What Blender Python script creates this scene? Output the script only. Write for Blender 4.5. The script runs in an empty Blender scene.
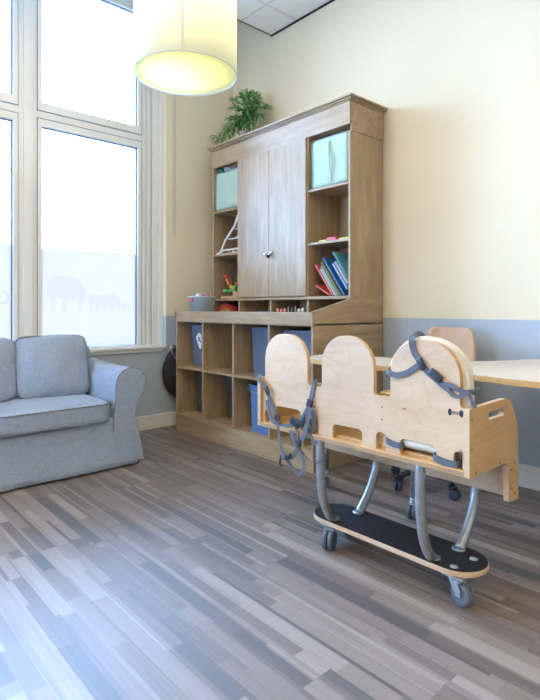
import bpy, bmesh, math, random
from mathutils import Vector, Matrix, noise
random.seed(7)
PI = math.pi
COL = bpy.context.scene.collection
sc = bpy.context.scene

# ------------------------------------------------------------------ camera numbers
CX, CY, CH, FPX, HZ = 4.203, -3.263, 1.08, 525.0, 308.0
ANG = math.atan(470/525)
FW = (-math.cos(ANG), math.sin(ANG)); RT = (math.sin(ANG), math.cos(ANG))
def at_y(px, py, y):
    u = (px-270)/FPX; D = (y-CY)/(FW[1]+u*RT[1])
    return (CX+D*(FW[0]+u*RT[0]), y, CH-(py-HZ)*D/FPX)
def at_x(px, py, x):
    u = (px-270)/FPX; D = (x-CX)/(FW[0]+u*RT[0])
    return (x, CY+D*(FW[1]+u*RT[1]), CH-(py-HZ)*D/FPX)

# ------------------------------------------------------------------ materials
def mat_new(name):
    m = bpy.data.materials.new(name); m.use_nodes = True
    nt = m.node_tree; nt.nodes.clear()
    out = nt.nodes.new('ShaderNodeOutputMaterial')
    return m, nt, out
def N(nt, t, **k):
    n = nt.nodes.new(t)
    for a, b in k.items():
        if a.startswith('i_'):
            key = a[2:]; key = int(key) if key.isdigit() else key.replace('_', ' ')
            n.inputs[key].default_value = b
        else: setattr(n, a, b)
    return n
def L(nt, a, b): nt.links.new(a, b)
def c4(c): return (c[0], c[1], c[2], 1)
def ramp(nt, stops):
    r = nt.nodes.new('ShaderNodeValToRGB'); e = r.color_ramp.elements
    while len(e) > 1: e.remove(e[-1])
    e[0].position = stops[0][0]; e[0].color = c4(stops[0][1])
    for p, c in stops[1:]:
        x = e.new(p); x.color = c4(c)
    return r
def plain(name, col, rough=.5, metal=0, spec=.5, bump=0, bscale=200, var=0, vscale=8, sheen=0):
    m, nt, out = mat_new(name)
    b = N(nt, 'ShaderNodeBsdfPrincipled', i_Roughness=rough, i_Metallic=metal)
    b.inputs['Specular IOR Level'].default_value = spec
    b.inputs['Base Color'].default_value = c4(col)
    if sheen: b.inputs['Sheen Weight'].default_value = sheen
    tc = N(nt, 'ShaderNodeTexCoord')
    if var:
        nz = N(nt, 'ShaderNodeTexNoise', i_Scale=vscale, i_Detail=4.0); L(nt, tc.outputs['Object'], nz.inputs['Vector'])
        r = ramp(nt, [(.3, [c*(1-var) for c in col]), (.7, [min(1, c*(1+var)) for c in col])])
        L(nt, nz.outputs['Fac'], r.inputs['Fac']); L(nt, r.outputs['Color'], b.inputs['Base Color'])
    if bump:
        nz = N(nt, 'ShaderNodeTexNoise', i_Scale=bscale, i_Detail=2.0); L(nt, tc.outputs['Object'], nz.inputs['Vector'])
        bp = N(nt, 'ShaderNodeBump', i_Strength=bump, i_Distance=.004); L(nt, nz.outputs['Fac'], bp.inputs['Height'])
        L(nt, bp.outputs['Normal'], b.inputs['Normal'])
    L(nt, b.outputs[0], out.inputs[0]); return m
def grainwood(name, stops, scale=(3, 3, .35), rough=.45, nscale=7, wave=0, wcol=None, spec=.4):
    """stretched noise grain; optional cathedral figure"""
    m, nt, out = mat_new(name)
    b = N(nt, 'ShaderNodeBsdfPrincipled', i_Roughness=rough); b.inputs['Specular IOR Level'].default_value = spec
    tc = N(nt, 'ShaderNodeTexCoord'); mp = N(nt, 'ShaderNodeMapping'); mp.inputs['Scale'].default_value = scale
    L(nt, tc.outputs['Object'], mp.inputs['Vector'])
    n1 = N(nt, 'ShaderNodeTexNoise', i_Scale=nscale, i_Detail=6.0, i_Roughness=.62, i_Distortion=.3); L(nt, mp.outputs[0], n1.inputs['Vector'])
    r = ramp(nt, stops); L(nt, n1.outputs['Fac'], r.inputs['Fac']); col = r.outputs['Color']
    n2 = N(nt, 'ShaderNodeTexNoise', i_Scale=1.6, i_Detail=3.0); L(nt, tc.outputs['Object'], n2.inputs['Vector'])
    mx = N(nt, 'ShaderNodeMixRGB', blend_type='MULTIPLY'); mx.inputs['Fac'].default_value = .5
    r2 = ramp(nt, [(.35, (.72, .72, .74)), (.62, (1, 1, 1))]); L(nt, n2.outputs['Fac'], r2.inputs['Fac'])
    L(nt, col, mx.inputs['Color1']); L(nt, r2.outputs['Color'], mx.inputs['Color2']); col = mx.outputs['Color']
    if wave:
        n3 = N(nt, 'ShaderNodeTexNoise', i_Scale=2.2, i_Detail=1.0, i_Distortion=.4)
        mp3 = N(nt, 'ShaderNodeMapping'); mp3.inputs['Scale'].default_value = (1.1, 1.1, 2.6); mp3.inputs['Rotation'].default_value = (0, .25, 0)
        L(nt, tc.outputs['Object'], mp3.inputs['Vector']); L(nt, mp3.outputs[0], n3.inputs['Vector'])
        mu = N(nt, 'ShaderNodeMath', operation='MULTIPLY'); mu.inputs[1].default_value = wave; L(nt, n3.outputs['Fac'], mu.inputs[0])
        fr = N(nt, 'ShaderNodeMath', operation='FRACT'); L(nt, mu.outputs[0], fr.inputs[0])
        r3 = ramp(nt, [(0, wcol), (.12, (1, 1, 1)), (.75, (1, 1, 1)), (1, wcol)]); L(nt, fr.outputs[0], r3.inputs['Fac'])
        m3 = N(nt, 'ShaderNodeMixRGB', blend_type='MULTIPLY'); m3.inputs['Fac'].default_value = .8
        L(nt, col, m3.inputs['Color1']); L(nt, r3.outputs['Color'], m3.inputs['Color2']); col = m3.outputs['Color']
    L(nt, col, b.inputs['Base Color']); L(nt, b.outputs[0], out.inputs[0]); return m
def emit(name, col, s):
    m, nt, out = mat_new(name); e = N(nt, 'ShaderNodeEmission', i_Strength=s); e.inputs[0].default_value = c4(col)
    L(nt, e.outputs[0], out.inputs[0]); return m

M = {}
WASH = [(.25, (.30, .195, .10)), (.5, (.405, .28, .158)), (.75, (.50, .37, .23))]
M['wash'] = grainwood('washed_oak_vertical', WASH, (3.5, 3.5, .45), .42)
M['wash_h'] = grainwood('washed_oak_horizontal', WASH, (.45, 3.5, 3.5), .42)
M['wash_y'] = grainwood('washed_oak_depth', WASH, (3.5, .45, 3.5), .42)
M['wash_edge'] = plain('washed_edge_band', (.46, .41, .38), .45, var=.12)
BI = [(.3, (.57, .375, .215)), (.5, (.63, .43, .26)), (.7, (.68, .49, .31))]
M['birch'] = grainwood('birch_plywood', BI, (.8, 3, 2.2), .42, 5, 13, (.93, .89, .84))
M['birch_h'] = grainwood('birch_plywood_level', BI, (.35, 3, 3), .4, 6)
M['honey'] = grainwood('honey_varnished_ply', [(.3, (.56, .31, .11)), (.7, (.68, .41, .17))], (1.2, .7, 1.6), .35, 6, 9, (.9, .85, .8))
M['beech'] = grainwood('beech_veneer', [(.3, (.56, .32, .16)), (.7, (.66, .41, .23))], (3, 3, .5), .35, 8)
M['tabletop'] = grainwood('table_birch_laminate', [(.3, (.66, .52, .36)), (.7, (.74, .60, .44))], (.4, 3, 3), .35, 6)
M['steel'] = plain('galvanised_steel', (.40, .41, .41), .4, .85, var=.15, vscale=25)
M['chrome'] = plain('polished_chrome', (.75, .75, .77), .15, 1)
M['black'] = plain('black_plastic', (.015, .016, .02), .4)
M['blackfab'] = plain('black_padded_cover', (.012, .012, .016), .6, bump=.2)
M['grip'] = plain('black_grip_sheet', (.013, .014, .018), .5, bump=.5, bscale=600)
M['tyre'] = plain('grey_rubber_tyre', (.10, .115, .13), .55)
M['hub'] = plain('grey_plastic_hub', (.30, .33, .36), .45)
M['blue_tyre'] = plain('dark_blue_castor_plastic', (.02, .035, .06), .35)
M['webbing'] = plain('grey_webbing', (.105, .11, .128), .75, bump=.4, bscale=900)
M['white'] = plain('white_gloss_paint', (.72, .69, .63), .3, var=.03, vscale=3)
M['white_trim'] = plain('cream_skirting_paint', (.72, .68, .60), .35)
M['gasket'] = plain('dark_window_gasket', (.10, .16, .27), .5)
M['mint'] = plain('mint_fabric', (.43, .56, .455), .8, bump=.3, bscale=300, var=.05)
M['bin'] = plain('blue_grey_bin_plastic', (.13, .17, .24), .45)
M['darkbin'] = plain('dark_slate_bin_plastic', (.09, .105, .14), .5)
M['bluebin'] = plain('blue_bin_plastic', (.10, .20, .40), .45)
M['bucket'] = plain('pale_grey_blue_plastic', (.54, .60, .62), .4)
M['cream'] = plain('cream_padding_cover', (.72, .64, .50), .8, bump=.25, bscale=60, var=.06, vscale=20)
M['paper'] = plain('white_paper', (.8, .8, .78), .7)
M['dark'] = plain('dark_shadow_gap', (.02, .02, .022), .8)
M['soil'] = plain('plant_soil', (.05, .035, .025), .9)
M['pot'] = plain('grey_plant_pot', (.30, .30, .31), .6)
M['stemgreen'] = plain('plant_stem', (.16, .26, .07), .6)
def colour(n, c, r=.5):
    if n not in M: M[n] = plain(n, c, r)
    return M[n]

# fabric of the sofa
def fabric(name, col):
    m, nt, out = mat_new(name)
    b = N(nt, 'ShaderNodeBsdfPrincipled', i_Roughness=.9); b.inputs['Specular IOR Level'].default_value = .15
    b.inputs['Sheen Weight'].default_value = .15
    tc = N(nt, 'ShaderNodeTexCoord')
    nz = N(nt, 'ShaderNodeTexNoise', i_Scale=170.0, i_Detail=3.0, i_Roughness=.7); L(nt, tc.outputs['Object'], nz.inputs['Vector'])
    r = ramp(nt, [(.35, [c*.8 for c in col]), (.65, [min(1, c*1.16) for c in col])]); L(nt, nz.outputs['Fac'], r.inputs['Fac'])
    L(nt, r.outputs['Color'], b.inputs['Base Color'])
    n2 = N(nt, 'ShaderNodeTexNoise', i_Scale=6.0, i_Detail=5.0, i_Distortion=1.2); L(nt, tc.outputs['Object'], n2.inputs['Vector'])
    b2 = N(nt, 'ShaderNodeBump', i_Strength=.55, i_Distance=.035); L(nt, n2.outputs['Fac'], b2.inputs['Height'])
    b1 = N(nt, 'ShaderNodeBump', i_Strength=.3, i_Distance=.002); L(nt, nz.outputs['Fac'], b1.inputs['Height']); L(nt, b2.outputs['Normal'], b1.inputs['Normal'])
    L(nt, b1.outputs['Normal'], b.inputs['Normal'])
    L(nt, b.outputs[0], out.inputs[0]); return m
M['sofa'] = fabric('light_grey_sofa_linen', (.31, .365, .455))
M['piping'] = fabric('sofa_piping_cord', (.20, .215, .25))

# walls: cream above, grey wainscot paint below
def wallmat():
    m, nt, out = mat_new('two_tone_wall_paint')
    b = N(nt, 'ShaderNodeBsdfPrincipled', i_Roughness=.75); b.inputs['Specular IOR Level'].default_value = .25
    g = N(nt, 'ShaderNodeNewGeometry'); s = N(nt, 'ShaderNodeSeparateXYZ'); L(nt, g.outputs['Position'], s.inputs[0])
    gt = N(nt, 'ShaderNodeMath', operation='GREATER_THAN'); gt.inputs[1].default_value = 1.008; L(nt, s.outputs['Z'], gt.inputs[0])
    mx = N(nt, 'ShaderNodeMixRGB'); mx.inputs['Color1'].default_value = (.43, .48, .53, 1); mx.inputs['Color2'].default_value = (.775, .675, .485, 1)
    L(nt, gt.outputs[0], mx.inputs['Fac'])
    nz = N(nt, 'ShaderNodeTexNoise', i_Scale=1.3, i_Detail=3.0); L(nt, g.outputs['Position'], nz.inputs['Vector'])
    r = ramp(nt, [(.3, (.95, .95, .95)), (.7, (1, 1, 1))]); L(nt, nz.outputs['Fac'], r.inputs['Fac'])
    m2 = N(nt, 'ShaderNodeMixRGB', blend_type='MULTIPLY'); m2.inputs['Fac'].default_value = 1
    L(nt, mx.outputs[0], m2.inputs['Color1']); L(nt, r.outputs[0], m2.inputs['Color2']); L(nt, m2.outputs[0], b.inputs['Base Color'])
    n2 = N(nt, 'ShaderNodeTexNoise', i_Scale=120.0); L(nt, g.outputs['Position'], n2.inputs['Vector'])
    bp = N(nt, 'ShaderNodeBump', i_Strength=.08, i_Distance=.003); L(nt, n2.outputs['Fac'], bp.inputs['Height']); L(nt, bp.outputs[0], b.inputs['Normal'])
    L(nt, b.outputs[0], out.inputs[0]); return m
M['wall'] = wallmat()

# floor: laminate boards printed with narrow strips of mixed length, running along X
def floormat():
    m, nt, out = mat_new('multi_strip_laminate')
    b = N(nt, 'ShaderNodeBsdfPrincipled')
    b.inputs['Specular IOR Level'].default_value = .8; b.inputs['Coat Weight'].default_value = 1; b.inputs['Coat Roughness'].default_value = .70; b.inputs['Coat IOR'].default_value = 1.85
    g = N(nt, 'ShaderNodeNewGeometry'); s = N(nt, 'ShaderNodeSeparateXYZ'); L(nt, g.outputs['Position'], s.inputs[0])
    def math_(op, a, b_=None, c=None):
        n = nt.nodes.new('ShaderNodeMath'); n.operation = op
        for i, v in enumerate((a, b_, c)):
            if v is None: continue
            if isinstance(v, (int, float)): n.inputs[i].default_value = v
            else: L(nt, v, n.inputs[i])
        return n.outputs[0]
    def wn(*v):
        c = nt.nodes.new('ShaderNodeCombineXYZ')
        for i, x in enumerate(v):
            if isinstance(x, (int, float)): c.inputs[i].default_value = x
            else: L(nt, x, c.inputs[i])
        n = nt.nodes.new('ShaderNodeTexWhiteNoise'); n.noise_dimensions = '3D'; L(nt, c.outputs[0], n.inputs['Vector'])
        return n.outputs['Value']
    X, Y = s.outputs['X'], s.outputs['Y']
    PW = .26
    prow = math_('FLOOR', math_('DIVIDE', Y, PW))
    pyf = math_('FRACT', math_('DIVIDE', Y, PW))
    px = math_('DIVIDE', math_('ADD', X, math_('MULTIPLY', wn(prow, 3.1, .5), 1.3)), 1.28)
    pcol = math_('FLOOR', px); pxf = math_('FRACT', px)
    # strips: warp the row coordinate so that widths differ
    yw = math_('ADD', math_('DIVIDE', Y, PW/9), math_('MULTIPLY', math_('SINE', math_('MULTIPLY', Y, 97.0)), .38))
    srow = math_('FLOOR', yw); sfr = math_('FRACT', yw)
    slen = math_('ADD', math_('MULTIPLY', wn(srow, 7.7, 1.5), .8), .6)
    sx = math_('DIVIDE', math_('ADD', X, math_('MULTIPLY', wn(srow, 1.7, 2.5), 3.0)), slen)
    scol = math_('FLOOR', sx)
    tone = wn(srow, scol, pcol)
    # second coarser strip set mixed in
    srow2 = math_('FLOOR', math_('DIVIDE', Y, PW/4)); sx2 = math_('FLOOR', math_('DIVIDE', math_('ADD', X, math_('MULTIPLY', wn(srow2, 9.7, 2.5), 3.0)), .8))
    tone2 = wn(srow2, sx2, pcol)
    t = math_('ADD', math_('MULTIPLY', tone, .66), math_('MULTIPLY', tone2, .34))
    mp = nt.nodes.new('ShaderNodeMapping'); mp.inputs['Scale'].default_value = (1.2, 34, 1); L(nt, g.outputs['Position'], mp.inputs['Vector'])
    gn = N(nt, 'ShaderNodeTexNoise', i_Scale=2.4, i_Detail=6.0, i_Roughness=.6); L(nt, mp.outputs[0], gn.inputs['Vector'])
    t = math_('ADD', t, math_('MULTIPLY', math_('SUBTRACT', gn.outputs['Fac'], .5), .42))
    r = ramp(nt, [(.14, (.040, .022, .013)), (.32, (.095, .056, .034)), (.5, (.145, .094, .064)), (.68, (.185, .130, .095)), (.88, (.27, .205, .16))])
    L(nt, t, r.inputs['Fac'])
    # board joints
    gapy = math_('LESS_THAN', pyf, .008); gapx = math_('LESS_THAN', pxf, .0018)
    gap = math_('MAXIMUM', gapy, gapx)
    mx = N(nt, 'ShaderNodeMixRGB'); L(nt, math_('MULTIPLY', gap, .6), mx.inputs['Fac']); L(nt, r.outputs[0], mx.inputs['Color1']); mx.inputs['Color2'].default_value = (.07, .05, .04, 1)
    L(nt, mx.outputs[0], b.inputs['Base Color'])
    nn = N(nt, 'ShaderNodeTexNoise', i_Scale=9.0, i_Detail=4.0); L(nt, g.outputs['Position'], nn.inputs['Vector'])
    L(nt, math_('ADD', math_('MULTIPLY', nn.outputs['Fac'], .10), .46), b.inputs['Roughness'])
    bp = N(nt, 'ShaderNodeBump', i_Strength=.12, i_Distance=.002); L(nt, gn.outputs['Fac'], bp.inputs['Height']); L(nt, bp.outputs[0], b.inputs['Normal'])
    L(nt, b.outputs[0], out.inputs[0]); return m
M['floor'] = floormat()

def ceilmat():
    m, nt, out = mat_new('mineral_fibre_ceiling_tiles')
    b = N(nt, 'ShaderNodeBsdfPrincipled', i_Roughness=.8)
    g = N(nt, 'ShaderNodeNewGeometry'); s = N(nt, 'ShaderNodeSeparateXYZ'); L(nt, g.outputs['Position'], s.inputs[0])
    fs = []
    for ax, off in (('X', .92), ('Y', .365)):
        a = N(nt, 'ShaderNodeMath', operation='ADD'); a.inputs[1].default_value = (-off if ax == 'X' else off)+60.0+.012
        L(nt, s.outputs[ax], a.inputs[0])
        d = N(nt, 'ShaderNodeMath', operation='DIVIDE'); d.inputs[1].default_value = .6; L(nt, a.outputs[0], d.inputs[0])
        f = N(nt, 'ShaderNodeMath', operation='FRACT'); L(nt, d.outputs[0], f.inputs[0])
        l = N(nt, 'ShaderNodeMath', operation='LESS_THAN'); l.inputs[1].default_value = .04; L(nt, f.outputs[0], l.inputs[0]); fs.append(l)
    mxm = N(nt, 'ShaderNodeMath', operation='MAXIMUM'); L(nt, fs[0].outputs[0], mxm.inputs[0]); L(nt, fs[1].outputs[0], mxm.inputs[1])
    nz = N(nt, 'ShaderNodeTexNoise', i_Scale=300.0); L(nt, g.outputs['Position'], nz.inputs['Vector'])
    r = ramp(nt, [(.3, (.82, .81, .78)), (.6, (.90, .89, .86))]); L(nt, nz.outputs['Fac'], r.inputs['Fac'])
    mx = N(nt, 'ShaderNodeMixRGB'); mx.inputs['Color2'].default_value = (.70, .69, .67, 1)
    L(nt, mxm.outputs[0], mx.inputs['Fac']); L(nt, r.outputs[0], mx.inputs['Color1']); L(nt, mx.outputs[0], b.inputs['Base Color'])
    L(nt, b.outputs[0], out.inputs[0]); return m
M['ceil'] = ceilmat()

def glassmat():
    m, nt, out = mat_new('clear_window_glass')
    t = N(nt, 'ShaderNodeBsdfTransparent'); t.inputs[0].default_value = (.93, .97, 1, 1)
    gl = N(nt, 'ShaderNodeBsdfGlossy', i_Roughness=.02); fr = N(nt, 'ShaderNodeFresnel', i_IOR=1.45)
    mx = N(nt, 'ShaderNodeMixShader'); L(nt, fr.outputs[0], mx.inputs[0]); L(nt, t.outputs[0], mx.inputs[1]); L(nt, gl.outputs[0], mx.inputs[2])
    L(nt, mx.outputs[0], out.inputs[0]); return m
M['glass'] = glassmat()
def filmmat(name, tint, k):
    m, nt, out = mat_new(name)
    t = N(nt, 'ShaderNodeBsdfTransparent'); t.inputs[0].default_value = c4(tint)
    tr = N(nt, 'ShaderNodeBsdfTranslucent'); tr.inputs[0].default_value = c4(tint)
    mx = N(nt, 'ShaderNodeMixShader'); mx.inputs[0].default_value = k
    L(nt, t.outputs[0], mx.inputs[1]); L(nt, tr.outputs[0], mx.inputs[2]); L(nt, mx.outputs[0], out.inputs[0]); return m
M['film'] = filmmat('frosted_window_film', (.405, .325, .275), 1.0)
M['film_print'] = filmmat('pale_blue_film_print', (.97, .972, .99), .05)
def shademat(name, col, k):
    m, nt, out = mat_new(name)
    tr = N(nt, 'ShaderNodeBsdfTranslucent'); tr.inputs[0].default_value = c4(col)
    d = N(nt, 'ShaderNodeBsdfDiffuse'); d.inputs[0].default_value = c4(col)
    mx = N(nt, 'ShaderNodeMixShader'); mx.inputs[0].default_value = k
    L(nt, d.outputs[0], mx.inputs[1]); L(nt, tr.outputs[0], mx.inputs[2]); L(nt, mx.outputs[0], out.inputs[0]); return m
M['shade'] = shademat('lime_white_shade_cloth', (.93, .92, .80), .5)
M['diffuser'] = shademat('lamp_diffuser_disc', (.92, .94, .70), .6)

# ------------------------------------------------------------------ mesh helpers
def newbm(): return bmesh.new()
def box(bm, lo, hi, mi=0, bev=0):
    c = [(a+b)/2 for a, b in zip(lo, hi)]; s = [abs(b-a) for a, b in zip(lo, hi)]
    r = bmesh.ops.create_cube(bm, size=1, matrix=Matrix.Translation(c) @ Matrix.Diagonal((s[0], s[1], s[2], 1)))
    vs = set(r['verts']); fs = [f for f in bm.faces if all(v in vs for v in f.verts)]
    for f in fs: f.material_index = mi
    if bev:
        es = [e for e in bm.edges if e.verts[0] in vs and e.verts[1] in vs]
        rr = bmesh.ops.bevel(bm, geom=es, offset=bev, segments=2, profile=.5, affect='EDGES', clamp_overlap=True)
        for f in rr['faces']: f.material_index = mi
    return bm
def obox(bm, c, s, mtx, mi=0):
    r = bmesh.ops.create_cube(bm, size=1, matrix=Matrix.Translation(c) @ mtx.to_4x4() @ Matrix.Diagonal((s[0], s[1], s[2], 1)))
    vs = set(r['verts'])
    for f in bm.faces:
        if all(v in vs for v in f.verts): f.material_index = mi
def panel(bm, outer, holes, axis, a, b, mi=0, edge_mi=0):
    """flat panel with holes; 2D loops -> extruded along axis from a to b. axis x: loop=(y,z); y: loop=(x,z); z: loop=(x,y)"""
    def P(p, t):
        return {'x': (t, p[0], p[1]), 'y': (p[0], t, p[1]), 'z': (p[0], p[1], t)}[axis]
    tb = bmesh.new(); edges = []
    for lp in [outer]+list(holes):
        vs = [tb.verts.new(P(p, a)) for p in lp]
        for i in range(len(vs)): edges.append(tb.edges.new((vs[i], vs[(i+1) % len(vs)])))
    bmesh.ops.triangle_fill(tb, use_beauty=True, edges=edges)
    faces = list(tb.faces)
    for f in faces: f.material_index = mi
    r = bmesh.ops.extrude_face_region(tb, geom=faces)
    vs = [v for v in r['geom'] if isinstance(v, bmesh.types.BMVert)]
    d = Vector(P((0, 0), b))-Vector(P((0, 0), a))
    bmesh.ops.translate(tb, verts=vs, vec=d)
    tb.normal_update()
    ai = 'xyz'.index(axis)
    for f in tb.faces:
        f.material_index = mi if abs(f.normal[ai]) > .5 else edge_mi
    bmesh.ops.recalc_face_normals(tb, faces=list(tb.faces))
    merge(bm, tb)
def merge(bm, tb):
    me = bpy.data.meshes.new('tmp'); tb.to_mesh(me); tb.free(); bm.from_mesh(me); bpy.data.meshes.remove(me)
def catmull(pts, n=6, closed=False):
    pts = [Vector(p) for p in pts]; out = []
    m = len(pts)
    rng = range(m if closed else m-1)
    for i in rng:
        p = [pts[(i+k) % m] if closed else pts[max(0, min(m-1, i+k))] for k in (-1, 0, 1, 2)]
        for j in range(n):
            t = j/n
            out.append(.5*((2*p[1])+(-p[0]+p[2])*t+(2*p[0]-5*p[1]+4*p[2]-p[3])*t*t+(-p[0]+3*p[1]-3*p[2]+p[3])*t**3))
    if not closed: out.append(pts[-1])
    return out
def tube(bm, pts, r, seg=10, mi=0, closed=False, cap=True):
    pts = [Vector(p) for p in pts]; n = len(pts); rings = []
    up = None
    for i, p in enumerate(pts):
        if closed: t = (pts[(i+1) % n]-pts[(i-1) % n])
        else: t = pts[min(n-1, i+1)]-pts[max(0, i-1)]
        t.normalize()
        if up is None:
            up = Vector((0, 0, 1)) if abs(t.z) < .9 else Vector((1, 0, 0))
        u = (up-t*up.dot(t))
        if u.length < 1e-5: u = t.orthogonal()
        u.normalize(); v = t.cross(u); up = u
        rr = r[i] if isinstance(r, (list, tuple)) else r
        rings.append([bm.verts.new(p+u*math.cos(2*PI*k/seg)*rr+v*math.sin(2*PI*k/seg)*rr) for k in range(seg)])
    for i in range(n if closed else n-1):
        a, b = rings[i], rings[(i+1) % n]
        for k in range(seg):
            f = bm.faces.new((a[k], a[(k+1) % seg], b[(k+1) % seg], b[k])); f.material_index = mi; f.smooth = True
    if cap and not closed:
        for rg in (rings[0], rings[-1]):
            f = bm.faces.new(rg); f.material_index = mi
def lathe(bm, prof, c=(0, 0, 0), seg=32, mi=0, axis='z', closed_prof=False):
    """prof: (r, h) list"""
    rings = []
    for r, h in prof:
        ring = []
        for k in range(seg):
            a = 2*PI*k/seg; x, y = r*math.cos(a), r*math.sin(a)
            p = {'z': (x, y, h), 'x': (h, x, y), 'y': (x, h, y)}[axis]
            ring.append(bm.verts.new((p[0]+c[0], p[1]+c[1], p[2]+c[2])))
        rings.append(ring)
    for i in range(len(rings)-1):
        for k in range(seg):
            f = bm.faces.new((rings[i][k], rings[i][(k+1) % seg], rings[i+1][(k+1) % seg], rings[i+1][k])); f.material_index = mi; f.smooth = True
    for rg in (rings[0], rings[-1]):
        f = bm.faces.new(rg); f.material_index = mi
def ribbon(bm, pts, w=.024, th=.0022, side=None, n=6, mi=0):
    """flat webbing following pts; side = direction across the strap (list or single) else in XZ plane"""
    cp = catmull(pts, n); m = len(cp); prev = None; rings = []
    for i, p in enumerate(cp):
        t = (cp[min(m-1, i+1)]-cp[max(0, i-1)]).normalized()
        if side is None: s = t.cross(Vector((0, 1, 0)))
        elif callable(side): s = Vector(side(i/(m-1)))
        else: s = Vector(side)
        s = s-t*s.dot(t); s.normalize(); nn = t.cross(s)
        q = [p+s*w/2+nn*th/2, p-s*w/2+nn*th/2, p-s*w/2-nn*th/2, p+s*w/2-nn*th/2]
        rings.append([bm.verts.new(x) for x in q])
    for i in range(m-1):
        for k in range(4):
            f = bm.faces.new((rings[i][k], rings[i][(k+1) % 4], rings[i+1][(k+1) % 4], rings[i+1][k])); f.material_index = mi
    bm.faces.new(rings[0]); bm.faces.new(rings[-1])
def pillow(bm, c, s, n=4.5, cuts=14, puff=(0, 0, 0), amp=.006, freq=4, seed=0):
    tb = bmesh.new(); bmesh.ops.create_cube(tb, size=2)
    bmesh.ops.subdivide_edges(tb, edges=list(tb.edges), cuts=cuts, use_grid_fill=True)
    for v in tb.verts:
        x, y, z = v.co
        q = (abs(x)**n+abs(y)**n+abs(z)**n)**(1/n)
        x, y, z = x/q, y/q, z/q
        bx = 1+puff[0]*(1-y*y)*(1-z*z); by = 1+puff[1]*(1-x*x)*(1-z*z); bz = 1+puff[2]*(1-x*x)*(1-y*y)
        p = Vector((c[0]+x*bx*s[0]/2, c[1]+y*by*s[1]/2, c[2]+z*bz*s[2]/2))
        d = noise.noise(p*freq+Vector((seed, seed*2, 0)))+.5*noise.noise(p*freq*2.3+Vector((seed, 0, 4)))
        p += Vector((x, y, z)).normalized()*d*amp
        v.co = p
    for f in tb.faces: f.smooth = True
    merge(bm, tb)
def superring(cx, cy, z, sx, sy, n=5, k=48):
    out = []
    for i in range(k):
        a = 2*PI*i/k; x, y = math.cos(a), math.sin(a); q = (abs(x)**n+abs(y)**n)**(1/n)
        out.append((cx+x/q*sx/2, cy+y/q*sy/2, z))
    return out
def arc(cx, cy, r, a0, a1, n=8):
    return [(cx+r*math.cos(math.radians(a0+(a1-a0)*i/n)), cy+r*math.sin(math.radians(a0+(a1-a0)*i/n))) for i in range(n+1)]
def roundpoly(pts, rads, n=5):
    """round the corners of a 2D polygon"""
    out = []; m = len(pts)
    for i in range(m):
        p = Vector(pts[i]); a = Vector(pts[i-1]); b = Vector(pts[(i+1) % m]); r = rads[i] if isinstance(rads, (list, tuple)) else rads
        if r <= 0: out.append(tuple(p)); continue
        da, db = (a-p), (b-p); la, lb = da.length, db.length; da.normalize(); db.normalize()
        ang = da.angle(db); t = min(r/math.tan(ang/2), la*.49, lb*.49)
        p0, p1 = p+da*t, p+db*t
        for k in range(n+1):
            u = k/n; out.append(tuple((1-u)**2*p0+2*u*(1-u)*p+u*u*p1))
    return out

# ------------------------------------------------------------------ object helpers
def link_mesh(name, bm, mats, parent=None, base=(0, 0, 0), smooth=None, bevel=0, normals=True):
    if normals: bmesh.ops.recalc_face_normals(bm, faces=list(bm.faces))
    me = bpy.data.meshes.new(name); bm.to_mesh(me); bm.free()
    if not isinstance(mats, (list, tuple)): mats = [mats]
    for m in mats: me.materials.append(M[m] if isinstance(m, str) else m)
    me.transform(Matrix.Translation((-base[0], -base[1], -base[2])))
    o = bpy.data.objects.new(name, me); COL.objects.link(o)
    if parent is not None: o.parent = parent
    else: o.location = base
    if bevel:
        b = o.modifiers.new('edge', 'BEVEL'); b.width = bevel; b.segments = 2; b.limit_method = 'ANGLE'; b.angle_limit = math.radians(50)
    return o
def thing(name, label, cat, base, group=None):
    o = bpy.data.objects.new(name, None); COL.objects.link(o); o.location = base; o.empty_display_size = .1
    o['label'] = label; o['category'] = cat
    if group: o['group'] = group
    return o
def tag(o, label, cat, group=None):
    o['label'] = label; o['category'] = cat
    if group: o['group'] = group
    return o
def struct(o): o['kind'] = 'structure'; return o
def dup(root, loc, rotz=0, label=None):
    r = root.copy(); COL.objects.link(r); r.location = loc; r.rotation_euler = (0, 0, rotz)
    if label: r['label'] = label
    for ch in list(root.children):
        c = ch.copy(); COL.objects.link(c); c.parent = r
        for g in list(ch.children):
            d = g.copy(); COL.objects.link(d); d.parent = c
    return r

# ================================================================== THE ROOM
X1, Y1, HC, HT = 6.4, -5.8, 3.61, 4.15
bm = newbm(); box(bm, (-.3, Y1-.15, -.12), (X1+.15, .15, 0)); struct(link_mesh('floor', bm, 'floor'))
bm = newbm(); box(bm, (-.3, 0, 0), (X1+.15, .15, HT)); struct(link_mesh('wall_back', bm, 'wall'))
bm = newbm(); box(bm, (X1, Y1, 0), (X1+.15, 0, HT)); struct(link_mesh('wall_right', bm, 'wall'))
bm = newbm(); panel(bm, [(-.3, 0), (X1, 0), (X1, HT), (-.3, HT)], [[(.4, .8), (1.4, .8), (1.4, 2.2), (.4, 2.2)]], 'y', Y1-.15, Y1); struct(link_mesh('wall_front', bm, 'wall'))
w4 = bpy.data.objects.new('window_4', None); COL.objects.link(w4); w4.location = (.9, Y1-.08, .8); struct(w4)  # unseen window added behind the camera to bring in more daylight
bm = newbm(); panel(bm, [(.4, .8), (1.4, .8), (1.4, 2.2), (.4, 2.2)], [[(.47, .87), (1.33, .87), (1.33, 2.13), (.47, 2.13)]], 'y', Y1-.12, Y1-.05)
link_mesh('window_frame', bm, 'white', w4, (.9, Y1-.08, .8), bevel=.003)
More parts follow.
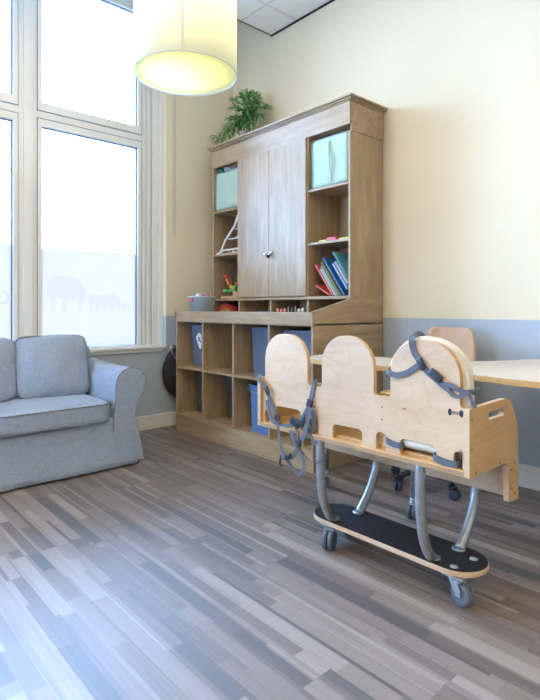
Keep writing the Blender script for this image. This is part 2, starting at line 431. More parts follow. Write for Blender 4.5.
for xa in (.47,):
    bm = newbm(); box(bm, (xa, Y1-.09, .87), (xa+.86, Y1-.085, 2.13)); link_mesh('glass_pane', bm, 'glass', w4, (.9, Y1-.08, .8))
ld = bpy.data.lights.new('daylight_portal', 'AREA'); ld.shape = 'RECTANGLE'; ld.size = 1.0; ld.size_y = 1.4; ld.cycles.is_portal = True
lo = bpy.data.objects.new('daylight_portal', ld); COL.objects.link(lo); lo.location = (.9, Y1-.14, 1.5); lo.rotation_euler = (PI/2, 0, 0); lo['kind'] = 'structure'
WY0, WY1, WZ0, WZ1 = -4.16, -.774, .715, 3.86
bm = newbm(); panel(bm, [(Y1, 0), (0, 0), (0, HT), (Y1, HT)], [[(WY0, WZ0), (WY1, WZ0), (WY1, WZ1), (WY0, WZ1)]], 'x', -.28, 0)
struct(link_mesh('wall_left', bm, 'wall'))
bm = newbm(); box(bm, (-.28, Y1, HT), (X1+.15, .15, HT+.1)); struct(link_mesh('trim_1', bm, 'white'))        # old plaster ceiling above
bm = newbm(); box(bm, (.6, Y1, HC), (X1, 0, HC+.02)); struct(link_mesh('ceiling', bm, 'ceil'))
bm = newbm(); box(bm, (.585, Y1, HC+.0), (.6, -.005, HT-.005)); struct(link_mesh('trim_2', bm, 'white'))
bm = newbm()
box(bm, (.578, Y1, HC-.004), (.586, -.014, HC+.012)); box(bm, (.578, -.014, HC-.012), (X1, 0, HC-.0005))
struct(link_mesh('trim_3', bm, 'dark'))
bm = newbm(); box(bm, (0, Y1, 0), (.016, -.002, .125), bev=.004); struct(link_mesh('baseboard_left', bm, 'white_trim'))
bm = newbm(); box(bm, (.017, -.016, 0), (X1, 0, .135), bev=.004); struct(link_mesh('baseboard_back', bm, 'white_trim'))

# windows: two tall bays and an unseen third added for daylight; two sashes each
panes = [(-1.835, -1.005), (-2.88, -2.05), (-3.92, -3.09)]
XG = -.13
def rect(y0, y1, z0, z1): return [(y0, z0), (y1, z0), (y1, z1), (y0, z1)]
bm = newbm()
outer = rect(WY0, WY1, WZ0, WZ1)
holes = [rect(a-.04, b+.04, .73, 2.585) for a, b in panes]+[rect(a-.04, b+.04, 2.635, 3.80) for a, b in panes]
panel(bm, outer, holes, 'x', -.20, -.10)
# mouldings on mullions and casing
for y in (-1.943, -2.985): box(bm, (-.10, y-.035, .74), (-.088, y+.035, 3.84), bev=.003)
for y, w, d in ((-.945, .010, .014), (-.905, .018, .022), (-.845, .03, .03), (-.795, .02, .045), (-3.99, .012, .014), (-4.05, .02, .03)):
    box(bm, (-.10, y-w, .74), (-.10+d, y+w, 3.84), bev=.004)
struct(link_mesh('trim_4', bm, 'white'))
bm = newbm(); box(bm, (-.16, WY0, .717), (.035, WY1-.012, .742), bev=.006); box(bm, (.0, WY0, .69), (.018, WY1-.03, .717), bev=.004)
struct(link_mesh('trim_5', bm, 'white'))
for wi, (a, b) in enumerate(panes):
    w = bpy.data.objects.new('window_%d' % (wi+1), None); COL.objects.link(w); w.location = (XG, (a+b)/2, WZ0); struct(w)
    base = tuple(w.location)
    for nm, z0, z1, gz0, gz1 in (('lower_sash', .733, 2.58, .75, 2.52), ('upper_sash', 2.64, 3.797, 2.71, 3.73)):
        bm = newbm(); panel(bm, rect(a-.037, b+.037, z0, z1), [rect(a, b, gz0, gz1)], 'x', -.17, -.094)
        s_ = link_mesh(nm, bm, 'white', w, base, bevel=.003)
        bm = newbm(); panel(bm, rect(a, b, gz0, gz1), [rect(a+.006, b-.009, gz0+.004, gz1-.009)], 'x', XG-.012, XG+.012)
        link_mesh('gasket', bm, 'gasket', s_, base)
        bm = newbm(); panel(bm, rect(a-.037, b+.037, z0, z1), [rect(a-.034, b+.034, z0+.003, z1-.003)], 'x', -.0945, -.0925)
        link_mesh('sash_joint', bm, 'gasket', s_, base)
        bm = newbm(); box(bm, (XG-.004, a+.005, gz0+.003), (XG, b-.008, gz1-.008)); link_mesh('glass_pane', bm, 'glass', s_, base)
    if wi < 2:  # the added third bay stays clear so more daylight enters
        bm = newbm(); box(bm, (XG+.001, a+.007, .755), (XG+.0025, b-.01, 1.56)); fl = link_mesh('frosted_film', bm, 'film', w, base)
        # pale printed motif on the film: a walking elephant with smaller animals behind it / a round ring
        bm = newbm()
        def blob(cy, cz, ry, rz, x=XG+.003, k=18):
            vs = [bm.verts.new((x, cy+ry*math.cos(2*PI*i/k), cz+rz*math.sin(2*PI*i/k))) for i in range(k)]; bm.faces.new(vs)
        if wi == 0:
            def animal(cy, s, x):
                body = [(-.17, .02), (-.16, .12), (-.10, .17), (.02, .175), (.10, .15), (.14, .09), (.145, 0), (.12, -.12), (.085, -.12), (.08, -.03), (.0, -.03), (-.005, -.12), (-.045, -.12), (-.05, -.02), (-.09, 0), (-.105, -.12), (-.13, -.13), (-.14, -.02)]
                vs = [bm.verts.new((x, cy+p[0]*s, 1.17-.12*(1-s)+p[1]*s)) for p in body]; bm.faces.new(vs)
            animal(-1.62, 1, XG+.003); animal(-1.36, .5, XG+.003); animal(-1.23, .5, XG+.003); animal(-1.11, .28, XG+.003)
            link_mesh('animal_print', bm, 'film_print', fl, base)
        else:
            cy, cz = a+.83-.07, 1.16
            o_ = [(cy+.055*math.cos(t*PI/12), cz+.05*math.sin(t*PI/12)) for t in range(24)]; i_ = [(cy+.04*math.cos(t*PI/12), cz+.036*math.sin(t*PI/12)) for t in range(24)]
            panel(bm, o_, [i_], 'x', XG+.003, XG+.0034); link_mesh('ring_print', bm, 'film_print', fl, base)
    # light portals for the daylight through the panes
    for z0, z1 in ((.75, 2.52), (2.71, 3.73)):
        ld = bpy.data.lights.new('daylight_portal', 'AREA'); ld.shape = 'RECTANGLE'; ld.size = z1-z0; ld.size_y = b-a
        ld.cycles.is_portal = True
        lo = bpy.data.objects.new('daylight_portal', ld); COL.objects.link(lo); lo.location = (-.27, (a+b)/2, (z0+z1)/2); lo.rotation_euler = (0, -PI/2, 0)
        lo['kind'] = 'structure'

# building across the street, seen as a pale strip through the second window
bt = thing('building', 'pale building outside, seen as a strip through the leftmost window pane', 'building', (-9, -1.3, -1.5))
bm = newbm(); box(bm, (-12, -3.0, -1.5), (-9, .38, 3.9)); link_mesh('facade', bm, colour('pale_render_facade', (.72, .74, .78), .8), bt, (-9, -1.3, -1.5))
for k in range(2):
    for yy in (-2.6, -1.2, .2):
        bm = newbm(); box(bm, (-9.0, yy-.45, -.4+k*2.75), (-8.97, yy+.13, 1.0+k*2.75)); f = link_mesh('window', bm, colour('facade_window', (.06, .10, .16), .2), bt, (-9, -1.3, -1.5))

# blind cord on the wall strip beside the window
bm = newbm(); cy_ = -.69
tube(bm, [(.012, cy_-.012, 3.62), (.010, cy_-.012, 1.77), (.010, cy_-.008, 1.752), (.010, cy_+.004, 1.752), (.010, cy_+.008, 1.77), (.012, cy_+.008, 3.62)], .0022, 6)
box(bm, (0, cy_-.022, 3.62), (.03, cy_+.02, 3.66))
tag(link_mesh('blind_cord', bm, colour('cord_grey', (.42, .40, .36)), None, (.01, cy_, 1.75)), 'thin pale looped blind cord hanging on cream wall beside the window', 'cord')

# ================================================================== CABINET (lower cubby unit + hutch)
XL, XR, YF, YU, T = .169, 1.842, -.773, -.396, .018
LB = (1.0, -.38, 0)
cab = thing('storage_cabinet', 'tall greyish wood wall cabinet with two doors above open cubbies', 'cabinet', LB)
def part(name, fn, mats, parent=None, bev=.0015, root=cab, base=LB):
    bm = newbm(); fn(bm); return link_mesh(name, bm, mats, parent or root, base, bevel=bev)
cols = [XL+.009, .578, .988, 1.405, XR-.009]
part('plinth', lambda b: (box(b, (XL, YF, .0), (XR, YF+.02, .128)), box(b, (XL, YF+.02, 0), (XL+.018, -.02, .128)), box(b, (XR-.018, YF+.02, 0), (XR, -.02, .128))), 'wash_h')
part('bottom_board', lambda b: box(b, (XL, YF-.002, .128), (XR, -.02, .146)), ['wash_h'])
# side and divider boards
for i, x in enumerate(cols):
    if i in (0, 4): continue
    part('divider', lambda b: box(b, (x-.009, YF+.002, .146), (x+.009, -.35, .955)), 'wash')
part('side_panel', lambda b: box(b, (XL, YF, .146), (XL+T, -.02, .955)), 'wash')
part('side_panel', lambda b: box(b, (XR-T, YF, .146), (XR, -.02, .955)), 'wash_y')
for i in range(4):
    part('shelf', lambda b: box(b, (cols[i]+.0095, YF+.001, .548), (cols[i+1]-.0095, -.35, .566)), 'wash_h')
part('back_board', lambda b: box(b, (XL+T, -.35, .146), (XR-T, -.34, .955)), 'wash')
# counter: recessed top with raised front rim and sloping cheeks
part('counter_top', lambda b: box(b, (XL, YF+.02, .955), (XR, -.02, .975)), 'wash_h')
part('front_rim', lambda b: box(b, (XL-.008, YF-.008, .963), (XR-.02, YF+.012, 1.052)), 'wash_h', bev=.003)
def cheek(b, x):
    panel(b, [(YF-.008, .963), (-.02, .963), (-.02, 1.145), (YU, 1.145), (YF-.008, 1.052)], [], 'x', x, x+.02)
part('cheek_panel', lambda b: cheek(b, XR-.02), 'wash_y')
part('cheek_panel', lambda b: panel(b, [(YF-.008, .963), (YU+.1, .963), (YU+.1, 1.052), (YF-.008, 1.052)], [], 'x', XL-.008, XL+.012), 'wash_y')
# hutch
UL = XL+.03
ucols = [UL, .588, 1.003, 1.425, XR]
part('pigeonhole_back', lambda b: box(b, (UL, -.06, .975), (XR-.02, -.05, 1.145)), 'wash_h')
for x in (UL+.009, .588, 1.003, 1.425):
    part('pigeonhole_divider', lambda b: box(b, (x-.009, YU+.004, .975), (x+.009, -.06, 1.145)), 'wash')
part('hutch_base', lambda b: box(b, (UL-.005, YU-.004, 1.145), (XR, -.02, 1.167)), 'wash_h')
part('hutch_side', lambda b: box(b, (UL, YU, 1.167), (UL+T, -.02, 2.375)), 'wash')
part('hutch_side', lambda b: box(b, (XR-T, YU, 1.167), (XR, -.02, 2.325)), 'wash')
part('hutch_divider', lambda b: box(b, (.588-.009, YU+.002, 1.167), (.588+.009, -.04, 2.375)), 'wash')
part('hutch_divider', lambda b: box(b, (1.425-.009, YU+.002, 1.167), (1.425+.009, -.04, 2.375)), 'wash')
part('hutch_back', lambda b: box(b, (UL+T, -.04, 1.167), (XR-T, -.03, 2.375)), 'wash')
for x0, x1 in ((UL+T, .579), (1.434, XR-T)):
    for z in (1.565, 1.965):
        part('hutch_shelf', lambda b: box(b, (x0, YU+.003, z-.011), (x1, -.04, z+.007)), 'wash_h')
part('hutch_top', lambda b: box(b, (UL+T, YU+.02, 2.375), (XR-T, -.02, 2.393)), 'wash_h')
part('frieze', lambda b: (box(b, (UL-.004, YU-.005, 2.372), (XR, YU+.018, 2.53)), box(b, (UL-.004, YU+.018, 2.372), (UL+.014, -.01, 2.53)), box(b, (XR-.014, YU+.018, 2.328), (XR+.003, -.01, 2.53)), box(b, (UL, YU+.018, 2.51), (XR-.014, -.01, 2.529))), 'wash_h')
def cornice(b):
    for k, (d, z0, z1) in enumerate(((.008, 2.530, 2.541), (.02, 2.541, 2.553), (.034, 2.553, 2.568))):
        box(b, (UL-.004-d, YU-.005-d, z0), (XR+.003+d, -.003, z1))
part('cornice', cornice, 'wash_h', bev=.002)
for k, (x0, x1) in enumerate(((.592, 1.0015), (1.0045, 1.421))):
    d = part('door', lambda b: box(b, (x0, YU-.016, 1.172), (x1, YU, 2.368)), 'wash', bev=.0015)
    hx = x1-.045 if k == 0 else x0+.018
    if k == 0:
        part('keyhole', lambda b: lathe(b, [(.004, 0), (.010, 0), (.010, -.006), (.004, -.008)], (hx, YU-.016, 1.523), 14, axis='y'), 'chrome', d, bev=0)
    else:
        part('lock', lambda b: (lathe(b, [(.004, 0), (.014, 0), (.014, -.012), (.009, -.02), (.003, -.02)], (hx+.02, YU-.016, 1.53), 18, axis='y'), lathe(b, [(.004, 0), (.011, 0), (.010, -.014), (.003, -.014)], (hx-.006, YU-.016, 1.512), 18, axis='y')), 'chrome', d, bev=0)
        kb = newbm(); box(kb, (hx-.004, YU-.062, 1.485), (hx+.010, YU-.034, 1.513), bev=.003); box(kb, (hx, YU-.04, 1.497), (hx+.006, YU-.024, 1.509))
        link_mesh('key_head', kb, 'black', d, LB)
# adhesive scuffs / shelf pegs under shelves of the right column
for z in (1.553, 1.953):
    for x in (1.440, XR-.028):
        part('shelf_peg', lambda b: lathe(b, [(.002, 0), (.005, 0), (.005, .012), (.002, .012)], (x, YU+.04, z-.013), 10), 'steel', bev=0)

# ---------------------------------------------------------------- bins in the cubbies
def bin_(name, x0, x1, z0, h, y0, label, mat='bin', lidded=False):
    cx, cy, cz = (x0+x1)/2, (y0-.36)/2, z0
    t = thing(name, label, 'bin', (cx, cy, cz), 'plastic bins in the cubbies')
    b = newbm(); ti = .012
    rings = []
    prof = [(0, ti), (h, 0)]
    def ring(z, ins): return [b.verts.new(p) for p in [(q[0], q[1], z) for q in roundpoly([(x0+ins, y0+ins), (x1-ins, y0+ins), (x1-ins, -.362-ins*.2), (x0+ins, -.362-ins*.2)], .025, 4)]]
    R = [ring(z0, ti), ring(z0+h*.9, .002), ring(z0+h*.9, -.0), ring(z0+h, 0), ring(z0+h, .006), ring(z0+h*.9, .008), ring(z0+.006, ti+.006)]
    for i in range(len(R)-1):
        for k in range(len(R[0])):
            f = b.faces.new((R[i][k], R[i][(k+1) % len(R[0])], R[i+1][(k+1) % len(R[0])], R[i+1][k])); f.smooth = False
    b.faces.new(R[0]); b.faces.new(R[-1])
    link_mesh('bin_body', b, mat, t, (cx, cy, cz))
    return t, (cx, cy, cz)
b1, bb = bin_('storage_bin', .200, .555, .566, .365, -.64, 'blue-grey storage bin with a white tag in upper cubby nearest the window')
bm = newbm(); tg = [(.345, .84), (.385, .885), (.425, .87), (.432, .79), (.42, .735), (.392, .755)]
panel(bm, roundpoly([(p[0]-.04, p[1]-.02) for p in tg], .01, 3), [], 'y', -.6525, -.651)
tgo = link_mesh('tag', bm, 'paper', b1, bb); tgo['label'] = 'white paper tag'
bm = newbm(); box(bm, (.345, -.6540, .79), (.362, -.6527, .825)); box(bm, (.370, -.6540, .775), (.379, -.6527, .80)); link_mesh('tag_print', bm, 'black', tgo, bb)
bin_('storage_bin', 1.012, 1.385, .566, .365, -.615, 'dark blue-grey storage bin in the upper cubby third from the window')
bin_('storage_bin', 1.425, 1.81, .566, .355, -.65, 'dark blue-grey storage bin in the upper cubby farthest from the window')
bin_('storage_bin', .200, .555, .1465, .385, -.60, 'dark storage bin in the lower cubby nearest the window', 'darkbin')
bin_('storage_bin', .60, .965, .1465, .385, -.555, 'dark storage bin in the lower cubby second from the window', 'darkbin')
# blue lidded waste bin in the lower third cubby
t = thing('swing_bin', 'blue bucket-like bin standing in the lower cubby third from the window', 'bin', (1.215, -.60, .146))
def sq(z, s, cx=1.235, cy=-.60): return [(q[0], q[1], z) for q in roundpoly([(cx-s, cy-s*.9), (cx+s, cy-s*.9), (cx+s, cy+s*.9), (cx-s, cy+s*.9)], .05, 5)]
bm = newbm(); R = [[bm.verts.new(p) for p in sq(z, s)] for z, s in ((.146, .120), (.47, .128), (.472, .134), (.50, .136), (.502, .128), (.44, .124), (.155, .113))]
for i in range(len(R)-1):
    for k in range(len(R[0])): bm.faces.new((R[i][k], R[i][(k+1) % len(R[0])], R[i+1][(k+1) % len(R[0])], R[i+1][k]))
bm.faces.new(R[0]); bm.faces.new(R[-1]); link_mesh('bin_body', bm, 'bluebin', t, (1.215, -.60, .146))
bm = newbm(); tube(bm, catmull([(1.105, -.72, .47), (1.17, -.732, .452), (1.235, -.736, .447), (1.30, -.732, .452), (1.365, -.72, .47)], 5), .004, 8); link_mesh('bail_handle', bm, 'hub', t, (1.215, -.60, .146))
bm = newbm(); pillow(bm, (1.235, -.595, .499), (.19, .17, .03), 3, 6, amp=.004, freq=20); o = link_mesh('bin_contents', bm, colour('cardboard_brown', (.36, .27, .20)), None, (1.235, -.595, .485))
tag(o, 'crumpled brown paper filling the top of the blue cubby bin', 'paper')

# ---------------------------------------------------------------- mint fabric boxes
def mintbox(x0, x1, z0, h, label, handle):
    base = ((x0+x1)/2, -.2, z0); t = thing('fabric_box', label, 'box', base, 'mint fabric boxes')
    b = newbm(); pillow(b, ((x0+x1)/2, -.21, z0+h/2), (x1-x0, .34, h), 22, 10, amp=.0035, freq=9, seed=x0*10)
    o = link_mesh('box_body', b, 'mint', t, base)
    b = newbm(); tube(b, [(x0+.006, -.381, z0+.006), (x1-.006, -.381, z0+.006), (x1-.006, -.381, z0+h-.006), (x0+.006, -.381, z0+h-.006)], .0025, 6, closed=True); link_mesh('edge_binding', b, colour('mint_binding', (.36, .49, .40), .8), t, base)
    if handle:
        xm = (x0+x1)/2+.005
        b = newbm(); ribbon(b, [(xm-.004, -.384, z0+h*.90), (xm-.012, -.392, z0+h*.78), (xm, -.405, z0+h*.5), (xm+.006, -.392, z0+h*.2), (xm+.004, -.384, z0+h*.08)], .03, .003, (1, 0, 0)); link_mesh('handle_strap', b, 'mint', t, base)
mintbox(.222, .572, 1.973, .355, 'plain mint fabric box on the top left shelf of cabinet', False)
mintbox(1.447, 1.812, 1.973, .365, 'mint fabric box with a vertical handle strap in top right compartment', True)
# small things on top of the left box
def lump(name, c, s, col, label, cat, n=5):
    b = newbm(); pillow(b, c, s, n, 5, amp=.003, freq=25)
    tag(link_mesh(name, b, colour(*col), None, (c[0], c[1], c[2]-s[2]/2)), label, cat)
lump('folded_cloth', (.262, -.33, 2.352), (.08, .09, .045), ('dark_green_cloth', (.02, .13, .11), .8), 'dark green folded cloth on the left mint box', 'cloth', 3)
lump('folded_cloth', (.365, -.33, 2.352), (.09, .08, .04), ('pale_blue_cloth', (.40, .46, .60), .8), 'pale blue folded cloth on the left mint box', 'cloth', 3)
lump('wooden_block', (.475, -.33, 2.351), (.09, .08, .04), ('brown_block', (.20, .13, .12), .7), 'brown block lying on the left mint box beside the doors', 'block', 10)

# ---------------------------------------------------------------- white sloped toy rack, shelf 2 left
rb = (.40, -.25, 1.572)
t = thing('toy_rack', 'white sloping wooden toy stand on middle left shelf of the cabinet', 'toy', rb)
for y in (-.375, -.16):
    b = newbm(); panel(b, [(.235, 1.572), (.30, 1.572), (.34, 1.60), (.545, 1.60), (.565, 1.572), (.570, 1.572), (.570, 1.90), (.548, 1.91), (.50, 1.82), (.36, 1.70), (.29, 1.60), (.235, 1.585)],
                       [[(.325, 1.615), (.555, 1.615), (.555, 1.865), (.51, 1.80), (.375, 1.69)]], 'y', y-.006, y+.006)
    link_mesh('side_frame', b, colour('white_toy_wood', (.66, .60, .56)), t, rb)
for z, x0 in ((1.70, .40), (1.78, .49)):
    b = newbm(); box(b, (x0, -.369, z), (.565, -.166, z+.010)); link_mesh('toy_shelf', b, colour('white_toy_wood', (.66, .60, .56)), t, rb)
b = newbm(); box(b, (.30, -.368, 1.574), (.56, -.167, 1.580)); link_mesh('toy_floor', b, colour('white_toy_wood', (.7, .66, .62)), t, rb)
for i, (x, z, c) in enumerate(((.37, 1.581, (.42, .22, .10)), (.44, 1.581, (.60, .45, .33)), (.51, 1.581, (.42, .22, .10)), (.50, 1.7105, (.55, .38, .26)), (.54, 1.7905, (.50, .30, .18)))):
    b = newbm(); box(b, (x-.022, -.34, z), (x+.022, -.29, z+.022), bev=.004)
    tag(link_mesh('toy_block', b, colour('block_%d' % i, c), None, (x, -.315, z)), ['reddish block at the outer end of the white toy stand', 'pale wooden block on the white toy stand floor', 'reddish block nearest the door on the toy stand floor', 'light brown block on the lower tier of the toy stand', 'brown block on the top tier of the toy stand'][i], 'block', 'blocks on the toy stand')
b = newbm(); box(b, (.265, -.14, 1.572), (.315, -.11, 1.76)); tag(link_mesh('picture_book', b, colour('ochre_card', (.52, .38, .08)), None, (.29, -.125, 1.572)), 'upright ochre book behind the white toy stand', 'book')

# ---------------------------------------------------------------- bead maze, bottom left shelf
rb = (.39, -.26, 1.168)
t = thing('bead_maze', 'bead maze toy with black wire loops and coloured beads, in bottom left shelf', 'toy', rb)
b = newbm(); box(b, (.255, -.345, 1.168), (.525, -.20, 1.190), bev=.003); link_mesh('base_board', b, 'beech', t, rb)
b = newbm(); box(b, (.468, -.37, 1.168), (.535, -.346, 1.225), bev=.003); link_mesh('end_block', b, 'beech', t, rb)
def loop(x0, x1, z, y, r, m='black'):
    b = newbm(); pts = [(x0, y, 1.188)]+[((x0+x1)/2-(x1-x0)/2*math.cos(a*PI/10), y, z-.08+.08*math.sin(a*PI/10)) for a in range(11)]+[(x1, y, 1.188)]
    tube(b, pts, r, 6); return link_mesh('wire', b, m, t, rb)
loop(.29, .385, 1.475, -.31, .003); loop(.38, .46, 1.485, -.30, .003); loop(.455, .545, 1.48, -.29, .003)
bw = newbm(); tube(bw, catmull([(.25, -.335, 1.188), (.245, -.335, 1.33), (.275, -.335, 1.38), (.33, -.335, 1.37), (.37, -.335, 1.31), (.42, -.335, 1.26), (.48, -.335, 1.28), (.52, -.335, 1.36), (.55, -.335, 1.38)], 6), .003, 6)
link_mesh('wire', bw, colour('red_wire', (.55, .12, .10)), t, rb)
beads = [(.325, 1.37, 'red'), (.345, 1.335, 'orange'), (.365, 1.305, 'orange'), (.40, 1.275, 'yellow'), (.425, 1.262, 'yellow'), (.46, 1.27, 'green'), (.49, 1.30, 'red'), (.515, 1.345, 'yellow'), (.545, 1.375, 'green'), (.30, 1.235, 'green'), (.33, 1.24, 'green'), (.385, 1.235, 'green'), (.415, 1.24, 'green'), (.45, 1.235, 'green'), (.47, 1.21, 'yellow')]
BC = {'red': (.60, .05, .03), 'orange': (.75, .17, .04), 'yellow': (.75, .48, .04), 'green': (.05, .32, .07)}
for x, z, c in beads:
    b = newbm(); bmesh.ops.create_uvsphere(b, u_segments=10, v_segments=8, radius=.0185, matrix=Matrix.Translation((x, -.335, z)))
    for f in b.faces: f.smooth = True
    o = link_mesh('bead', b, colour('bead_'+c, BC[c], .3), t, rb); o['label'] = c+' bead'

# ---------------------------------------------------------------- rainbow in the first pigeonhole
rb = (.345, -.36, .976)
t = thing('rainbow_stacker', 'wooden rainbow arches in the first low compartment behind the bucket', 'toy', rb)
for k, c in enumerate([(.42, .03, .06), (.55, .10, .04), (.62, .38, .05), (.07, .25, .10), (.03, .16, .32)]):
    ro = .148-k*.024; ri = ro-.022
    b = newbm(); panel(b, arc(.36, .976, ro, 0, 180, 16)+arc(.36, .976, ri, 180, 0, 16), [], 'y', -.375, -.315)
    o = link_mesh('arch', b, colour('rainbow_%d' % k, c, .6), t, rb); o['label'] = ['crimson arch', 'orange arch', 'yellow arch', 'green arch', 'blue arch'][k]

# ---------------------------------------------------------------- bucket on the counter
rb = (.375, -.635, .975)
t = thing('bucket', 'pale grey-blue plastic tub standing at the window end of the counter', 'bucket', rb)
b = newbm(); lathe(b, [(.02, .975), (.086, .975), (.118, 1.170), (.127, 1.171), (.127, 1.183), (.114, 1.183), (.110, 1.165), (.081, .985), (.02, .983)], (rb[0], rb[1], 0), 36)
link_mesh('tub', b, 'bucket', t, rb)
b = newbm(); dd = Vector((CX-rb[0], CY-rb[1], 0)).normalized(); tt = Vector((-dd.y, dd.x, 0))
c_ = Vector((rb[0], rb[1], 1.118))+dd*.1175-tt*(-.0)
for s in (-1, 1): pass
cc = Vector((rb[0], rb[1], 1.16)); ang0 = math.atan2(dd.y, dd.x)-math.radians(52)
ou = [(cc.x+.1215*math.cos(ang0+a*.06), cc.y+.1215*math.sin(ang0+a*.06)) for a in range(-3, 4)]; iu = [(cc.x+.116*math.cos(ang0+a*.06), cc.y+.116*math.sin(ang0+a*.06)) for a in range(3, -4, -1)]
panel(b, ou+iu, [], 'z', 1.135, 1.165); o = link_mesh('sticker', b, colour('red_sticker', (.50, .05, .05)), t, rb); o['label'] = 'small red sticker on the rim'
for i, (dx, dy, c) in enumerate(((-.045, -.03, (.10, .30, .20)), (.01, -.05, (.75, .75, .78)), (.05, .02, (.50, .10, .10)), (-.03, .05, (.1, .2, .45)))):
    b = newbm(); lathe(b, [(.004, 1.0), (.020, 1.0), (.025, 1.195), (.016, 1.215), (.004, 1.218)], (rb[0]+dx, rb[1]+dy, -.012), 14)
    tag(link_mesh('toy_cup', b, colour('cup_%d' % i, c), None, (rb[0]+dx, rb[1]+dy, .988)), ['green toy cup in the grey-blue tub', 'white toy cup poking out of the grey-blue tub', 'red toy cup in the grey-blue tub', 'blue toy cup in the grey-blue tub'][i], 'cup', 'cups in the tub')
lump('folded_mat', (.235, -.47, .993), (.10, .09, .034), ('brown_mat', (.22, .15, .12), .8), 'brown mat corner lying on the counter behind the tub', 'mat')

# ---------------------------------------------------------------- peg toy on the counter (behind the rim)
rb = (1.27, -.36, .975)
t = thing('peg_board', 'low toy peg board with pink and white pieces in the third low compartment', 'toy', rb)
b = newbm(); box(b, (1.06, -.385, .975), (1.41, -.30, 1.045), bev=.004); link_mesh('board', b, 'beech', t, rb)
for k in range(9):
    x = 1.075+k*.040; c = ['pink', 'pink', 'pink', 'pale', 'dark', 'pale', 'white', 'white', 'dark'][k]
    b = newbm(); h = [.032, .028, .034, .045, .04, .045, .032, .036, .045][k]
    lathe(b, [(.003, 1.045), (.012 if c in('pink', 'white') else .004, 1.045), (.012 if c in('pink', 'white') else .004, 1.045+h*.8), (.003, 1.045+h)], (x, -.375, 0), 10)
    o = link_mesh('peg', b, colour('peg_'+c, {'pink': (.70, .25, .20), 'pale': (.7, .66, .62), 'dark': (.2, .22, .3), 'white': (.8, .78, .66)}[c]), t, rb)

# ---------------------------------------------------------------- books, right column bottom
def book(xb, zb, ang, ln, th, col, label, y0=-.385, dp=.22, pages=True):
    """leaning to the left: lower end at (xb, zb), top end up-left; ang = tilt from vertical (deg)"""
    a = math.radians(ang); rot = Matrix.Rotation(-a, 3, 'Y')
    base = (xb, y0+dp/2, zb)
    t = thing('picture_book', label, 'book', base, 'leaning books on the lower right shelf')
    R3 = rot
    def loc(u, v): return Vector((xb, 0, zb))+R3 @ Vector((u, 0, v))
    for nm, u0, u1, mm, ins in (('cover', -th/2, -th/2+.0028, col, 0), ('pages', -th/2+.003, th/2-.003, 'paper', .004), ('cover', th/2-.0028, th/2, col, 0)):
        b = newbm(); p = loc((u0+u1)/2, ln/2); obox(b, (p.x, y0+dp/2+ins/2, p.z), (u1-u0, dp-ins*2, ln-ins*2), R3)
        link_mesh(nm, b, M['paper'] if mm == 'paper' else colour('book_%s' % label[:22].replace(' ', '_'), mm, .4), t, base)
# bottom ends sit on the shelf near the right side panel; they fan to the left
BZ = 1.1685
bk = [(1.640, 62, .16, .010, (.62, .10, .04), 'thin orange-red book lying lowest on the leaning pile'),
      (1.665, 36, .285, .014, (.62, .05, .06), 'slim red book leaning leftmost in the row'),
      (1.690, 36, .245, .010, (.72, .66, .50), 'cream book leaning right of the slim red one'),
      (1.713, 36, .27, .012, (.30, .42, .33), 'grey-green book in the middle of the leaning row'),
      (1.738, 36, .31, .010, (.30, .26, .10), 'olive book leaning just left of the dark blue one')]
for xb, an, ln, th, col, lab in bk:
    # raise so the low corner touches the shelf
    a = math.radians(an); book(xb, BZ+math.sin(a)*th/2+.0006, an, ln, th, col, lab)
for x, z, an, ln, th, col, lab in ((1.775, 1.1725, 36, .345, .012, (.03, .13, .30), 'tall dark blue book leaning in the row'),
                                   (1.803, 1.215, 36, .235, .014, (.20, .38, .68), 'bright blue book leaning against the right panel'),
                                   (1.805, 1.255, 36, .20, .010, (.70, .55, .55), 'pale pink book high in the leaning row'),
                                   (1.808, 1.295, 36, .235, .010, (.10, .32, .38), 'teal book uppermost against the right panel')):
    book(x, z, an, ln, th, col, lab)
# little flat things on the shelf above
for i, (x, c, w, h) in enumerate(((1.545, (.72, .62, .05), .07, .016), (1.63, (.60, .07, .10), .09, .028), (1.755, (.62, .62, .10), .10, .014))):
    b = newbm(); box(b, (x-w/2, -.36, 1.5725), (x+w/2, -.24, 1.5725+h), bev=.003)
    tag(link_mesh('puzzle_piece', b, colour('flat_toy_%d' % i, c), None, (x, -.3, 1.5725)), ['flat yellow toy piece at the left of the right middle shelf', 'flat red toy piece on the right middle shelf', 'flat lime toy piece at the right of the middle shelf'][i], 'toy', 'flat toys on the shelf')

